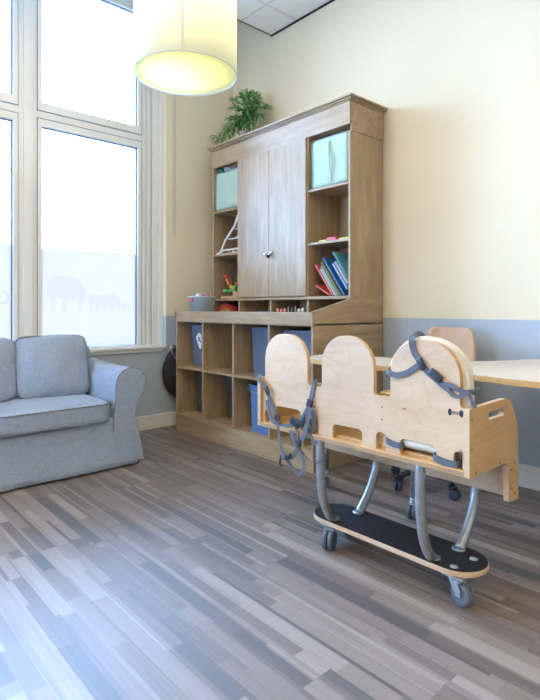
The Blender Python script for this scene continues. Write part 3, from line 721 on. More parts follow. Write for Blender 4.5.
# ---------------------------------------------------------------- plant on the cabinet
pb = (.47, -.17, 2.568)
plant = thing('potted_bamboo', 'bushy green bamboo-like plant in a pot on top of the cabinet', 'plant', pb)
b = newbm(); lathe(b, [(.01, 2.568), (.062, 2.568), (.078, 2.66), (.084, 2.662), (.084, 2.675), (.074, 2.675), (.07, 2.655), (.01, 2.655)], (pb[0], pb[1], 0), 24); link_mesh('pot', b, 'pot', plant, pb)
b = newbm(); lathe(b, [(.01, 2.653), (.069, 2.656), (.01, 2.664)], (pb[0], pb[1], 0), 18); link_mesh('soil', b, 'soil', plant, pb)
def leafmat():
    m, nt, out = mat_new('bamboo_leaf'); bs = N(nt, 'ShaderNodeBsdfPrincipled', i_Roughness=.45)
    g = N(nt, 'ShaderNodeNewGeometry'); r = ramp(nt, [(0, (.07, .22, .09)), (.35, (.18, .40, .12)), (.7, (.36, .56, .20)), (1, (.60, .70, .36))])
    L(nt, g.outputs['Random Per Island'], r.inputs['Fac']); L(nt, r.outputs[0], bs.inputs['Base Color'])
    tr = N(nt, 'ShaderNodeBsdfTranslucent'); L(nt, r.outputs[0], tr.inputs[0]); mx = N(nt, 'ShaderNodeMixShader'); mx.inputs[0].default_value = .3
    L(nt, bs.outputs[0], mx.inputs[1]); L(nt, tr.outputs[0], mx.inputs[2]); L(nt, mx.outputs[0], out.inputs[0]); return m
M['leaf'] = leafmat()
stems = newbm(); leaves = newbm()
def leaf(b, p, d, ln, w):
    d = d.normalized(); s = d.cross(Vector((random.uniform(-.4, .4), random.uniform(-.4, .4), 1))).normalized(); up = s.cross(d)
    rows = []
    for i in range(6):
        u = i/5; ww = w*math.sin(PI*min(1, u*.93+.05))**.8*(1-u*.25)
        c = p+d*ln*u-Vector((0, 0, 1))*ln*.28*u*u
        rows.append((c+s*ww/2+up*ww*.12, c, c-s*ww/2+up*ww*.12))
    vr = [[b.verts.new(x) for x in r] for r in rows]
    for i in range(5):
        for k in range(2):
            f = b.faces.new((vr[i][k], vr[i][k+1], vr[i+1][k+1], vr[i+1][k])); f.smooth = True
stemdefs = [(-.22, -.12, .08), (-.16, -.05, .2), (.0, -.1, .2), (.08, -.1, .16), (-.08, -.1, .22), (.15, -.08, .12), (-.02, -.04, .46), (.06, .02, .44), (-.05, .05, .3), (-.30, -.16, .02), (-.26, -.10, .14), (-.20, -.08, .25), (-.12, -.10, .33), (-.06, 0, .40), (0, -.07, .42), (.05, -.05, .44), (.10, 0, .41), (.17, -.05, .36), (.20, -.03, .20), (.25, -.06, .26), (.13, -.12, .27), (.02, -.14, .28), (-.14, -.16, .15), (.05, .05, .36), (-.36, -.18, .06), (.2, .05, .3), (-.05, -.13, .38), (.12, -.09, .33), (-.1, .04, .3)]
for dx, dy, dz in stemdefs:
    p0 = Vector((pb[0]+random.uniform(-.03, .03), pb[1]+random.uniform(-.03, .03), 2.655)); p3 = Vector((pb[0]+dx*.78, pb[1]+dy, 2.645+dz*.86))
    mid = (p0+p3)/2+Vector((-dx*.12, -dy*.15, .09))
    pts = catmull([p0, mid, p3], 7); tube(stems, pts, .0028, 5)
    for i, p in enumerate(pts[5:]):
        tdir = (pts[min(len(pts)-1, i+6)]-pts[i+4]).normalized()
        for q in range(4):
            a = random.uniform(0, 2*PI); out_ = Vector((math.cos(a), math.sin(a), random.uniform(-.35, .5)))
            leaf(leaves, p, out_+tdir*.8, random.uniform(.055, .095), random.uniform(.012, .018))
    for q in range(5):
        a = q*2*PI/5; leaf(leaves, pts[-1], Vector((math.cos(a), math.sin(a), .2))+(pts[-1]-pts[-3]).normalized()*.9, .09, .017)
for v in leaves.verts:
    if v.co.y > -.02: v.co.y = -.02-(v.co.y+.02)*.3
link_mesh('stems', stems, 'stemgreen', plant, pb)
lo_ = link_mesh('foliage', leaves, 'leaf', plant, pb, normals=False)

# ---------------------------------------------------------------- folded black stool leaning in the gap
fb = (.085, -.60, .0)
t = thing('folding_stool', 'black round folding stool leaning between the cabinet and window wall', 'stool', fb)
b = newbm(); lathe(b, [(.02, .052), (.255, .052), (.268, .065), (.268, .092), (.255, .105), (.02, .105)], (0, -.585, .50), 40, axis='x'); link_mesh('seat', b, 'blackfab', t, fb)
b = newbm(); tube(b, catmull([(.118, -.62, .02), (.118, -.67, .30), (.118, -.72, .56), (.118, -.79, .71), (.118, -.75, .74), (.118, -.60, .745), (.118, -.45, .70), (.118, -.44, .5), (.118, -.42, .02)], 6), .010, 10); link_mesh('frame', b, 'chrome', t, fb)
for y in (-.62, -.42):
    b = newbm(); lathe(b, [(.004, 0), (.015, 0), (.015, .03), (.011, .035)], (.118, y, 0), 12); link_mesh('foot_cap', b, 'black', t, fb)

# ================================================================== SOFA
SB = (.5, -2.3, 0)
sofa = thing('sofa', 'light grey linen slipcovered sofa with rolled arms under the window', 'sofa', SB)
SY0, SY1 = -3.17, -1.50      # outer lower faces
def sp(name, bm, mat='sofa', parent=None, bev=0): return link_mesh(name, bm, mat, parent or sofa, SB, bevel=bev)
# body with skirt : horizontal rings from floor to rail
bm = newbm()
def bring(z, fl, wr):
    pts = []
    xs0, xs1, ys0, ys1 = .10, .855, SY0+.03, SY1-.045
    poly = roundpoly([(xs0-fl*.3, ys0-fl), (xs1+fl, ys0-fl), (xs1+fl, ys1+fl), (xs0-fl*.3, ys1+fl)], .035, 5)
    # resample
    dense = []
    for i in range(len(poly)):
        a, c = Vector(poly[i]), Vector(poly[(i+1) % len(poly)]); n = max(1, int((c-a).length/.03))
        for k in range(n): dense.append(a.lerp(c, k/n))
    cen = Vector(((xs0+xs1)/2, (ys0+ys1)/2))
    for p in dense:
        d = noise.noise(Vector((p.x*5, p.y*5, z*2)))*wr + noise.noise(Vector((p.x*14, p.y*14, z*1.5)))*wr*.5
        q = p+(p-cen).normalized()*d
        pts.append((q.x, q.y, z+(noise.noise(Vector((p.x*6, p.y*6, 9)))*.006 if z < .05 else 0)))
    return pts
lv = [(.34, -.005, .0), (.325, 0, .001), (.30, 0, .003), (.24, .003, .005), (.17, .008, .008), (.10, .015, .010), (.05, .022, .012), (.014, .027, .013), (.010, .018, .012)]
# number of samples must agree between rings: sample on the base polygon and offset radially
def bring2(z, fl, wr, N_=150):
    out = []
    xs0, xs1, ys0, ys1 = .10, .865, SY0+.02, SY1-.02
    w, h = xs1-xs0, ys1-ys0; per = 2*(w+h)
    for k in range(N_):
        s = per*k/N_
        if s < h: p, n = Vector((xs1, ys0+s)), Vector((1, 0))
        elif s < h+w: p, n = Vector((xs1-(s-h), ys1)), Vector((0, 1))
        elif s < 2*h+w: p, n = Vector((xs0, ys1-(s-h-w))), Vector((-.2, 0))
        else: p, n = Vector((xs0+(s-2*h-w), ys0)), Vector((0, -1))
        d = noise.noise(Vector((p.x*4, p.y*4, z*2)))*wr + noise.noise(Vector((p.x*13, p.y*13, z*1.2)))*wr*.6
        q = p+n*(fl+d)
        out.append((q.x, q.y, z))
    return out
rings = [[bm.verts.new(p) for p in bring2(*l)] for l in lv]
for i in range(len(rings)-1):
    for k in range(150):
        f = bm.faces.new((rings[i][k], rings[i][(k+1) % 150], rings[i+1][(k+1) % 150], rings[i+1][k])); f.smooth = True
bm.faces.new(rings[0]); bm.faces.new(rings[-1]); sp('skirt_cover', bm)
# rolled arms
def armprof(x):
    """closed outline (u,z) of the right arm: u>0 outward. front plane outline taken from the photo"""
    pts = [(.030, .03), (.022, .08), (.004, .16), (-.018, .25), (-.034, .33), (-.036, .39), (-.028, .43), (.000, .462), (.028, .50), (.040, .545), (.036, .60), (.006, .645), (-.045, .668), (-.10, .664), (-.145, .635), (-.172, .585), (-.178, .52), (-.180, .45), (-.190, .36), (-.195, .25), (-.2, .10), (-.2, .03)]
    return pts
def arm(sign, yref):
    bm = newbm(); xs = [.10, .13, .20, .3, .4, .5, .6, .7, .78, .84, .868, .88]; rg = []
    for x in xs:
        sh = 0
        if x > .86: sh = (x-.86)/.02*.010
        ring = []
        cu, cz = -.09, .40
        for (u, z) in armprof(x):
            lowz = .0
            rise = .035*max(0, (.45-x))/.35 if z > .5 else 0      # arm rises a little toward the back
            uu, zz = u, z+rise
            if sh: uu += (cu-u)*sh*1.2; zz += (cz-z)*sh*.6 if z > .1 else 0
            p = Vector((x, yref+sign*uu, zz))
            d = noise.noise(p*7)*.004+noise.noise(p*15)*.002
            ring.append(bm.verts.new(p+Vector((0, d*sign, d))))
        rg.append(ring)
    n = len(rg[0])
    for i in range(len(rg)-1):
        for k in range(n):
            f = bm.faces.new((rg[i][k], rg[i][(k+1) % n], rg[i+1][(k+1) % n], rg[i+1][k])); f.smooth = True
    bm.faces.new(rg[0]); f = bm.faces.new(rg[-1])
    o = sp('armrest', bm)
    # piping around the front scroll
    pr_ = [(x_, z_) for x_, z_ in armprof(0)]
    b = newbm(); tube(b, catmull([(.876, yref+sign*u, z) for u, z in pr_[1:20]], 4), .0045, 6); sp('piping', b, 'piping', o)
    return o
arm(1, SY1+.0); arm(-1, SY0)
# backrest frame
bm = newbm(); pillow(bm, (.175, (SY0+SY1)/2-.02, .45), (.17, SY1-SY0-.10, .78), 9, 14, amp=.004, freq=5); sp('backrest', bm)
# seat deck between arms
bm = newbm(); pillow(bm, (.48, (SY0+SY1)/2, .28), (.76, SY1-SY0-.33, .17), 12, 12, amp=.003, freq=5); sp('seat_deck', bm)
# front rail welt
b = newbm(); tube(b, catmull([(.874, SY0+.21, .41), (.876, SY0+.25, .355), (.876, SY0+.38, .328), (.876, -2.5, .318), (.876, -2.1, .318), (.876, SY1-.33, .328), (.876, SY1-.24, .35), (.874, SY1-.2, .41)], 6), .0045, 6); sp('rail_piping', b, 'piping')
# seat cushions
for y0, y1, sd in ((-2.985, -2.445, 1), (-2.44, -1.69, 3)):
    cyy = (y0+y1)/2; cz = .375
    bm = newbm(); pillow(bm, (.545, cyy, cz+.012), (.70, y1-y0, .14), 8, 24, (0, 0, .16), .007, 5, sd); c = sp('seat_cushion', bm)
    for zz in (cz+.067, cz-.045):
        b = newbm(); tube(b, superring(.545, cyy, zz, .695, y1-y0-.006, 9, 80), .0045, 6, closed=True); sp('piping', b, 'piping', c)
# back cushions: two
for y0, y1, sd in ((-2.98, -2.172, 5), (-2.186, -1.68, 8)):
    cyy = (y0+y1)/2
    bm = newbm(); pillow(bm, (0, 0, 0), (.19, y1-y0, .44), 7.5, 26, (.45, 0, .03), .013, 5.5, sd)
    Rm = Matrix.Rotation(math.radians(-13), 4, 'Y')
    bm.transform(Matrix.Translation((.36, cyy, .655)) @ Rm)
    c = sp('back_cushion', bm)
    rg = []
    for k in range(80):
        a = 2*PI*k/80; n_ = 8; x_, y_ = math.cos(a), math.sin(a); q = (abs(x_)**n_+abs(y_)**n_)**(1/n_)
        rg.append(Matrix.Translation((.36, cyy, .655)) @ Rm @ Vector((.075, x_/q*(y1-y0-.008)/2, y_/q*.432/2)))
    b = newbm(); tube(b, rg, .0045, 6, closed=True); sp('piping', b, 'piping', c)
# feet
for x, y in ((.80, SY1-.10), (.80, SY0+.10), (.16, SY1-.10), (.16, SY0+.10)):
    b = newbm(); lathe(b, [(.005, 0), (.022, 0), (.028, .05), (.005, .05)], (x, y, 0), 16); sp('foot', b, 'black')

# ================================================================== PENDANT LAMP
lat, D = (186-270)/FPX*3.1, 3.1
LX, LY = CX+D*FW[0]+lat*RT[0], CY+D*FW[1]+lat*RT[1]
LZ = CH+(HZ-75.5)*D/FPX
lb = (LX, LY, LZ)
lamp = thing('pendant_lamp', 'large lime-white drum pendant lamp hanging near the window', 'lamp', lb)
b = newbm(); R_, H_ = .300, .56
for r0, r1, z0, z1 in ((R_, R_-.002, LZ, LZ+H_),):
    vs = []
    for r in (R_, R_-.0025):
        vs.append([[b.verts.new((LX+r*math.cos(2*PI*k/72), LY+r*math.sin(2*PI*k/72), z)) for k in range(72)] for z in (LZ, LZ+H_)])
    for k in range(72):
        k2 = (k+1) % 72
        for q in ((vs[0][0][k], vs[0][0][k2], vs[0][1][k2], vs[0][1][k]), (vs[1][0][k], vs[1][1][k], vs[1][1][k2], vs[1][0][k2]), (vs[0][1][k], vs[0][1][k2], vs[1][1][k2], vs[1][1][k]), (vs[0][0][k], vs[1][0][k], vs[1][0][k2], vs[0][0][k2])):
            f = b.faces.new(q); f.smooth = True
sh = link_mesh('lamp_shade', b, 'shade', lamp, lb)
for zz in (LZ, LZ+H_):
    b = newbm(); tube(b, [(LX+R_*math.cos(2*PI*k/64), LY+R_*math.sin(2*PI*k/64), zz) for k in range(64)], .0035, 6, closed=True)
    link_mesh('rim', b, colour('shade_rim', (.62, .62, .52)), sh, lb)
a0 = math.atan2(CY-LY, CX-LX)-.06
b = newbm(); p0 = Vector((LX+(R_+.001)*math.cos(a0), LY+(R_+.001)*math.sin(a0), 0)); obox(b, (p0.x, p0.y, LZ+H_/2), (.003, .012, H_-.01), Matrix.Rotation(a0, 3, 'Z'))
link_mesh('seam', b, colour('shade_seam', (.66, .62, .60)), sh, lb)
b = newbm(); lathe(b, [(.001, LZ+.012), (R_-.006, LZ+.012), (R_-.006, LZ+.014), (.001, LZ+.014)], (LX, LY, 0), 64); link_mesh('diffuser', b, 'diffuser', lamp, lb)
b = newbm(); bmesh.ops.create_uvsphere(b, u_segments=16, v_segments=12, radius=.05, matrix=Matrix.Translation((LX, LY, LZ+.24))); link_mesh('bulb', b, emit('bulb_glow', (1, .90, .60), 130), lamp, lb)
b = newbm(); tube(b, [(LX, LY, LZ+.29), (LX, LY, HC-.02)], .004, 8); lathe(b, [(.005, LZ+.28), (.025, LZ+.28), (.025, LZ+.34), (.005, LZ+.35)], (LX, LY, 0), 14); lathe(b, [(.005, HC-.04), (.05, HC-.03), (.05, HC-.0005), (.005, HC-.0005)], (LX, LY, 0), 20); link_mesh('cord', b, 'white', lamp, lb)
for k in range(3):
    b = newbm(); a = k*2*PI/3+.4; tube(b, [(LX+.02*math.cos(a), LY+.02*math.sin(a), LZ+.32), (LX+(R_-.003)*math.cos(a), LY+(R_-.003)*math.sin(a), LZ+H_-.004)], .002, 6); link_mesh('shade_arm', b, 'white', lamp, lb)

# ================================================================== TABLE
tb_ = (2.9, -.7, 0)
TZ = .78
table = thing('horseshoe_table', 'large curved birch table with inward cut-out behind the toddler bench', 'table', tb_)
outl = [(1.97, -.60), (1.90, -.76), (1.96, -.93), (2.12, -1.02), (2.4, -1.015), (2.7, -1.0), (3.0, -1.0), (3.35, -1.03), (3.65, -.98), (3.9, -.8), (4.0, -.5), (4.0, -.15), (3.93, -.03),
        (3.1, -.03), (2.93, -.06), (2.895, -.17), (2.84, -.31), (2.74, -.44), (2.58, -.54), (2.38, -.60), (2.15, -.61)]
oc = [tuple(p)[:2] for p in catmull([(a, b_, 0) for a, b_ in outl], 5, True)]
b = newbm(); panel(b, oc, [], 'z', TZ-.028, TZ, 0, 1); link_mesh('tabletop', b, ['tabletop', 'honey'], table, tb_, bevel=.002)
def caster(b_parent, x, y, ztop, ang, r=.04, twin=True, base=tb_, name='castor', tyre='tyre', hub='hub', metal='steel'):
    """swivel castor; wheel trails in direction ang"""
    wz = r; off = r*.55; cx, cy = x+math.cos(ang)*off, y+math.sin(ang)*off
    ax = Vector((-math.sin(ang), math.cos(ang), 0)); rot = Matrix.Rotation(ang, 3, 'Z')
    b = newbm(); lathe(b, [(.003, ztop-.012), (.022, ztop-.012), (.026, ztop-.004), (.026, ztop), (.003, ztop)], (x, y, 0), 18)
    hw = .021 if twin else .016
    # fork cheeks (inside for twin, outside for single)
    for s in (-1, 1):
        o_ = (hw+.003)*s if not twin else .004*s
        pts = [(-off*.9, ztop-.012), (off*.9, ztop-.016), (off*1.5, wz+r*.45), (off+r*.25, wz-.006), (off-r*.25, wz-.006), (-off*.4, wz+r*.7)]
        tb2 = bmesh.new(); panel(tb2, pts, [], 'y', o_-.0015, o_+.0015); tb2.transform(Matrix.Translation((x, y, 0)) @ rot.to_4x4()); merge(b, tb2)
    tb2 = bmesh.new(); box(tb2, (-off*.9, -hw-.004, ztop-.018), (off*1.3, hw+.004, ztop-.010), bev=.002); tb2.transform(Matrix.Translation((x, y, 0)) @ rot.to_4x4()); merge(b, tb2)
    co = link_mesh(name, b, metal, b_parent, base)
    for s in ((-1, 1) if twin else (0,)):
        w = .009 if twin else .0125; c = (s*.0135)
        for nm, prof, mt in (('wheel', [(r*.62, -w), (r*.92, -w), (r, -w*.6), (r, w*.6), (r*.92, w), (r*.62, w)], tyre), ('wheel_hub', [(.004, -w*.8), (r*.5, -w*.8), (r*.62, -w*.95), (r*.63, -w*.5), (r*.63, w*.5), (r*.62, w*.95), (r*.5, w*.8), (.004, w*.8)], hub)):
            tb2 = bmesh.new(); lathe(tb2, prof, (0, 0, 0), 28, axis='y'); tb2.transform(Matrix.Translation((cx, cy, wz)) @ rot.to_4x4() @ Matrix.Translation((0, c, 0)))
            link_mesh(nm, tb2, mt, co, base)
    if not twin:
        b = newbm(); tb2 = bmesh.new(); box(tb2, (-off*.2, -.012, ztop-.04), (-off*.2+.012, .012, ztop-.018)); box(tb2, (off*1.3, hw, wz+r*.3), (off*2.4, hw+.014, wz+r*.75), bev=.003); tb2.transform(Matrix.Translation((x, y, 0)) @ rot.to_4x4()); merge(b, tb2)
        link_mesh('brake_pedal', b, metal, co, base)
    return co
for x, y, an in ((2.685, -.905, -1.4), (2.07, -.90, -2.6), (3.70, -.82, -1), (3.72, -.20, 1.8), (3.15, -.16, 2.6)):
    b = newbm(); tube(b, [(x, y, .095), (x, y, TZ-.028)], .019, 18); lathe(b, [(.02, TZ-.034), (.05, TZ-.034), (.05, TZ-.0285), (.02, TZ-.0285)], (x, y, 0), 18); lathe(b, [(.003, .088), (.024, .088), (.024, .10), (.019, .105)], (x, y, 0), 18)
    lg = link_mesh('leg', b, 'steel', table, tb_)
    caster(lg, x, y, .088, an, .036, True)

# ================================================================== ADULT CHAIR behind the table
cb = (2.47, -.36, 0)
ch = thing('swivel_chair', 'beech shell chair on castors between curved table and wall', 'chair', cb)
b = newbm()
prof = [(-.20, .505), (-.19, .515), (-.05, .50), (.08, .505), (.14, .53), (.175, .60), (.195, .70), (.215, .82), (.235, .955)]
pp = catmull([(p[0], 0, p[1]) for p in prof], 5)
W = []
for i, p in enumerate(pp):
    z = p.z; w = .20
    if z > .52: w = .205 - .075*math.exp(-((z-.60)/.05)**2)*.5 - .045*max(0, (z-.6)/.355)
    W.append(w)
def chring(k, i):
    p = pp[i]; w = W[i]; u = (k/10*2-1)
    # rounded top corners
    if i > len(pp)-5:
        d = (i-(len(pp)-5))/4; w = w*(1-.16*d**2.5)
    return Vector((cb[0]+u*w, cb[1]+p.x - (u*u*.035 if p.z > .55 else 0), p.z + (.012*u*u if p.z < .53 else 0)))
def grid(off):
    g = []
    for i in range(len(pp)):
        t = (pp[min(len(pp)-1, i+1)]-pp[max(0, i-1)]).normalized(); n_ = Vector((0, -t.z, t.x))
        g.append([b.verts.new(chring(k, i)+n_*off) for k in range(11)])
    return g
g1, g2 = grid(0), grid(.011)
for i in range(len(pp)-1):
    for k in range(10):
        f = b.faces.new((g1[i][k], g1[i][k+1], g1[i+1][k+1], g1[i+1][k])); f.smooth = True
        f = b.faces.new((g2[i][k+1], g2[i][k], g2[i+1][k], g2[i+1][k+1])); f.smooth = True
    for k in (0, 10):
        b.faces.new((g1[i][k], g1[i+1][k], g2[i+1][k], g2[i][k]))
for i in (0, len(pp)-1):
    for k in range(10): b.faces.new((g1[i][k], g1[i][k+1], g2[i][k+1], g2[i][k]))
link_mesh('seat_shell', b, 'beech', ch, cb)
b = newbm(); lathe(b, [(.01, .10), (.03, .10), (.028, .30), (.016, .31), (.016, .47), (.07, .48), (.07, .495), (.01, .495)], (cb[0], cb[1], 0), 20); link_mesh('gas_column', b, 'black', ch, cb)
a_off = math.atan2(-.268, -.089)
for k in range(5):
    a = a_off+k*2*PI/5; ex, ey = cb[0]+.262*math.cos(a), cb[1]+.262*math.sin(a)
    b = newbm(); tube(b, [(cb[0]+.02*math.cos(a), cb[1]+.02*math.sin(a), .115), (cb[0]+.15*math.cos(a), cb[1]+.15*math.sin(a), .10), (ex, ey, .078)], [.024, .018, .014], 10)
    lg = link_mesh('base_arm', b, 'black', ch, cb)
    caster(lg, ex, ey, .072, a+.7, .028, True, cb, 'castor', 'blue_tyre', 'blue_tyre', 'black')

# ================================================================== TODDLER BENCH ON WHEELS
BB = (2.8, -1.40, 0)
bench = thing('toddler_bench', 'three-seat birch plywood toddler bench on curved steel legs with castors', 'bench', BB)
def bp(name, bm, mat, parent=None, bev=.002): return link_mesh(name, bm, mat, parent or bench, BB, bevel=bev)
YB0, YB1 = -1.568, -1.548
ZB = .524
BX0, BX1 = 2.258, 3.314
# three backs in one sheet (outline with rounded tops and arched foot cut-outs)
def back_outline():
    zs = .735
    o = []
    def hump(x0, x1, top, r):
        return [(x0, zs+.02)] + [(x0, top-r)] + arc(x0+r, top-r, r, 180, 90, 10)[1:] + arc(x1-r, top-r, r, 90, 0, 10) + [(x1, zs+.02)]
    def cove(x, side):   # small fillet between the shoulder and the hump
        return []
    o += [(BX0, zs)]
    tops = [(2.274, 2.562, .958, .126), (2.648, 2.926, .964, .128), (3.005, 3.292, .962, .130)]
    for i, (x0, x1, tp, r) in enumerate(tops):
        h = hump(x0, x1, tp, r)
        # fillets
        o += arc(x0-.016, zs+.016, .016, -90, 0, 4)[:-1] if i else [(x0-.008, zs), (x0-.002, zs+.006)]
        o += h
        o += arc(x1+.016, zs+.016, .016, 180, 270, 4)[1:] if i < 2 else arc(x1+.014, zs+.014, .014, 180, 270, 4)[1:]
    o += [(BX1, zs), (BX1, ZB)]
    # lower edge from right to left with notches (rounded tops)
    def notch(x0, x1, h, r=.018):
        return [(x1, ZB)] + [(x1, ZB+h-r)] + arc(x1-r, ZB+h-r, r, 0, 90, 4)[1:] + arc(x0+r, ZB+h-r, r, 90, 180, 4) + [(x0, ZB)]
    for x0, x1, h in ((3.268, 3.300, .058), (3.050, 3.200, .062), (2.938, 2.986, .068), (2.712, 2.868, .062), (2.575, 2.628, .068), (2.355, 2.515, .090), (2.272, 2.305, .060)):
        r = min(.018, (x1-x0)/2-.001)
        o += notch(x0, x1, h, r)
    o += [(BX0, ZB)]
    return o
b = newbm(); panel(b, back_outline(), [], 'y', YB0, YB1, 0, 1); bk_ = bp('backrest', b, ['birch', 'honey'], bev=.0015)
# knot and the small black-and-white maker's mark on the right back
b = newbm(); bmesh.ops.create_circle(b, cap_ends=True, segments=14, radius=.006, matrix=Matrix.Translation((3.068, YB0-.0006, .700)) @ Matrix.Rotation(PI/2, 4, 'X') @ Matrix.Diagonal((1.6, .6, 1, 1))); bp('knot', b, colour('wood_knot', (.30, .13, .06)), bk_, 0)
for dx in (0, .043):
    b = newbm(); bmesh.ops.create_circle(b, cap_ends=True, segments=20, radius=.010, matrix=Matrix.Translation((3.254+dx, YB0-.0007, .716)) @ Matrix.Rotation(PI/2, 4, 'X') @ Matrix.Diagonal((.75, 1.25, 1, 1)))
    o = bp('maker_mark', b, 'black', bk_, 0); o['label'] = 'small black oval of the printed maker mark'
b = newbm(); box(b, (3.3055, YB0-.0010, .7175), (3.312, YB0-.0001, .7195)); bp('maker_dash', b, 'black', bk_, 0)
cu = bpy.data.curves.new('mark_text', 'FONT'); cu.body = 'IDDO'; cu.size = .0150; cu.extrude = .0003
to = bpy.data.objects.new('mark_text', cu); COL.objects.link(to); bpy.context.view_layer.update()
me = bpy.data.meshes.new_from_object(to.evaluated_get(bpy.context.evaluated_depsgraph_get())); bpy.data.objects.remove(to)
me.transform(Matrix.Translation((3.2645-BB[0], YB0-.0008-BB[1], .7105-BB[2])) @ Matrix.Rotation(PI/2, 4, 'X')); me.materials.clear(); me.materials.append(M['black'])
o = bpy.data.objects.new('mark_lettering', me); COL.objects.link(o); o.parent = bk_
# screws
for x in (2.606, 2.966):
    for z in (.692, .645):
        b = newbm(); lathe(b, [(.0004, -.001), (.0032, -.001), (.0032, 0), (.0004, 0)], (x, YB0, z), 10, axis='y'); bp('screw', b, colour('dark_screw', (.06, .045, .04)), bk_, 0)
# seat board
b = newbm(); box(b, (BX0, -1.583, .503), (BX1, -1.215, ZB)); bp('seat_board', b, ['honey'])
b = newbm()
for k in range(3): box(b, (BX0, -1.5845, .505+k*.0065), (BX1, -1.583, .5085+k*.0065))
bp('ply_edge_lines', b, colour('ply_dark_line', (.36, .22, .12)), None, 0)
# raised seat pads level (honey varnish) seen through the openings
b = newbm(); panel(b, roundpoly([(BX0+.02, -1.545), (BX1-.02, -1.545), (BX1-.02, -1.235), (BX0+.02, -1.235)], .01, 2), [], 'z', ZB, ZB+.012); bp('seat_surface', b, 'honey')
# front apron below the seat
b = newbm(); box(b, (BX0, -1.235, .355), (BX1, -1.215, .5025)); bp('apron', b, 'birch', bev=.0015)
# end panels with hand hole
def endpanel(x0, x1, nm):
    pl = roundpoly([(-1.585, .503), (-1.585, .738), (-1.27, .745), (-1.202, .62), (-1.202, .345), (-1.285, .352), (-1.290, .492), (-1.31, .505)], [.004, .006, .085, .06, .006, .006, .02, .006], 8)
    hole = arc(-1.335, .697, .014, -90, 90, 6)+arc(-1.435, .697, .014, 90, 270, 6)
    b = newbm(); panel(b, pl, [hole], 'x', x0, x1, 0, 1); return bp(nm, b, ['honey', 'birch_h'], bev=.002)
ep = endpanel(BX1+.0005, BX1+.0205, 'end_panel'); endpanel(BX0-.0205, BX0-.0005, 'end_panel')
for y, z in ((-1.568, .70), (-1.568, .60), (-1.54, .515), (-1.36, .515), (-1.265, .47), (-1.265, .40), (-1.235, .49), (-1.235, .375)):
    b = newbm(); lathe(b, [(.0004, .001), (.0036, .001), (.0036, 0), (.0004, 0)], (BX1+.0206, y, z), 10, axis='x'); bp('screw', b, colour('dark_screw', (.06, .045, .04)), ep, 0)
# seat dividers
for x in (2.603, 2.963):
    b = newbm(); panel(b, roundpoly([(YB1, ZB+.012), (YB1, .735), (-1.36, .735), (-1.30, .68), (-1.30, ZB+.012)], [0, 0, .04, .02, 0], 5), [], 'x', x-.009, x+.009, 0, 1); bp('seat_divider', b, ['honey', 'birch_h'])
    b = newbm(); box(b, (x-.03, -1.54, .735), (x+.03, -1.34, .748), bev=.006); bp('divider_cap', b, 'honey', bev=0)
# curved steel legs
ZT = .127
for xx in (2.655, 3.155):
    for s, y0, y1 in ((-1, -1.556, -1.462), (1, -1.165, -1.335)):
        x = xx-.027 if s < 0 else xx
        b = newbm()
        if s < 0: pts = [(x, -1.556, .5025), (x, -1.557, .42), (x, -1.552, .32), (x, -1.535, .23), (x, -1.505, .165), (x, -1.470, ZT)]
        else: pts = [(x, -1.250, .5025), (x, -1.205, .42), (x, -1.187, .34), (x, -1.212, .26), (x, -1.262, .185), (x, -1.320, ZT)]
        tube(b, catmull(pts, 6), .0195, 18)
        # bolt flange at the foot
        ye = pts[-1][1]; tb2 = bmesh.new(); lathe(tb2, [(.002, 0), (.027, 0), (.027, .005), (.002, .005)], (0, 0, 0), 20); tb2.transform(Matrix.Translation((x, ye+(.006 if s < 0 else -.004), ZT))); merge(b, tb2)
        bp('leg', b, 'steel', bev=0)
# long foot board with black grip
bc, hw_ = -1.395, .112
ol = arc(2.59, bc, hw_, 90, 270, 14)+arc(3.188, bc, hw_, -90, 90, 14)
b = newbm(); panel(b, ol, [], 'z', ZT-.02, ZT-.0005, 0, 1); fo = bp('foot_board', b, ['birch_h', 'birch_h'])
ol2 = arc(2.59, bc, hw_-.003, 90, 270, 14)+arc(3.188, bc, hw_-.003, -90, 90, 14)
b = newbm(); panel(b, ol2, [], 'z', ZT-.0005, ZT+.001); g_ = bp('grip_sheet', b, 'grip', fo, 0); g_['label'] = 'black rough grip sheet'
for x, y in ((3.215, -1.47), (3.235, -1.36)):
    b = newbm(); lathe(b, [(.0005, ZT+.001), (.015, ZT+.001), (.015, ZT+.003), (.0005, ZT+.003)], (x, y, 0), 18); bp('bolt_cover', b, colour('silver_disc', (.40, .42, .44), .4), fo, 0)
for x, y, an in ((2.62, -1.475, -1.2), (3.225, -1.470, -.25), (2.60, -1.335, 1.9), (3.12, -1.335, 2.6)):
    b = newbm(); box(b, (x-.04, y-.035, ZT-.024), (x+.04, y+.035, ZT-.0205), bev=.001); pl_ = bp('castor_plate', b, 'steel', bev=0)
    caster(pl_, x, y, ZT-.024, an, .0425, x < 3, BB)

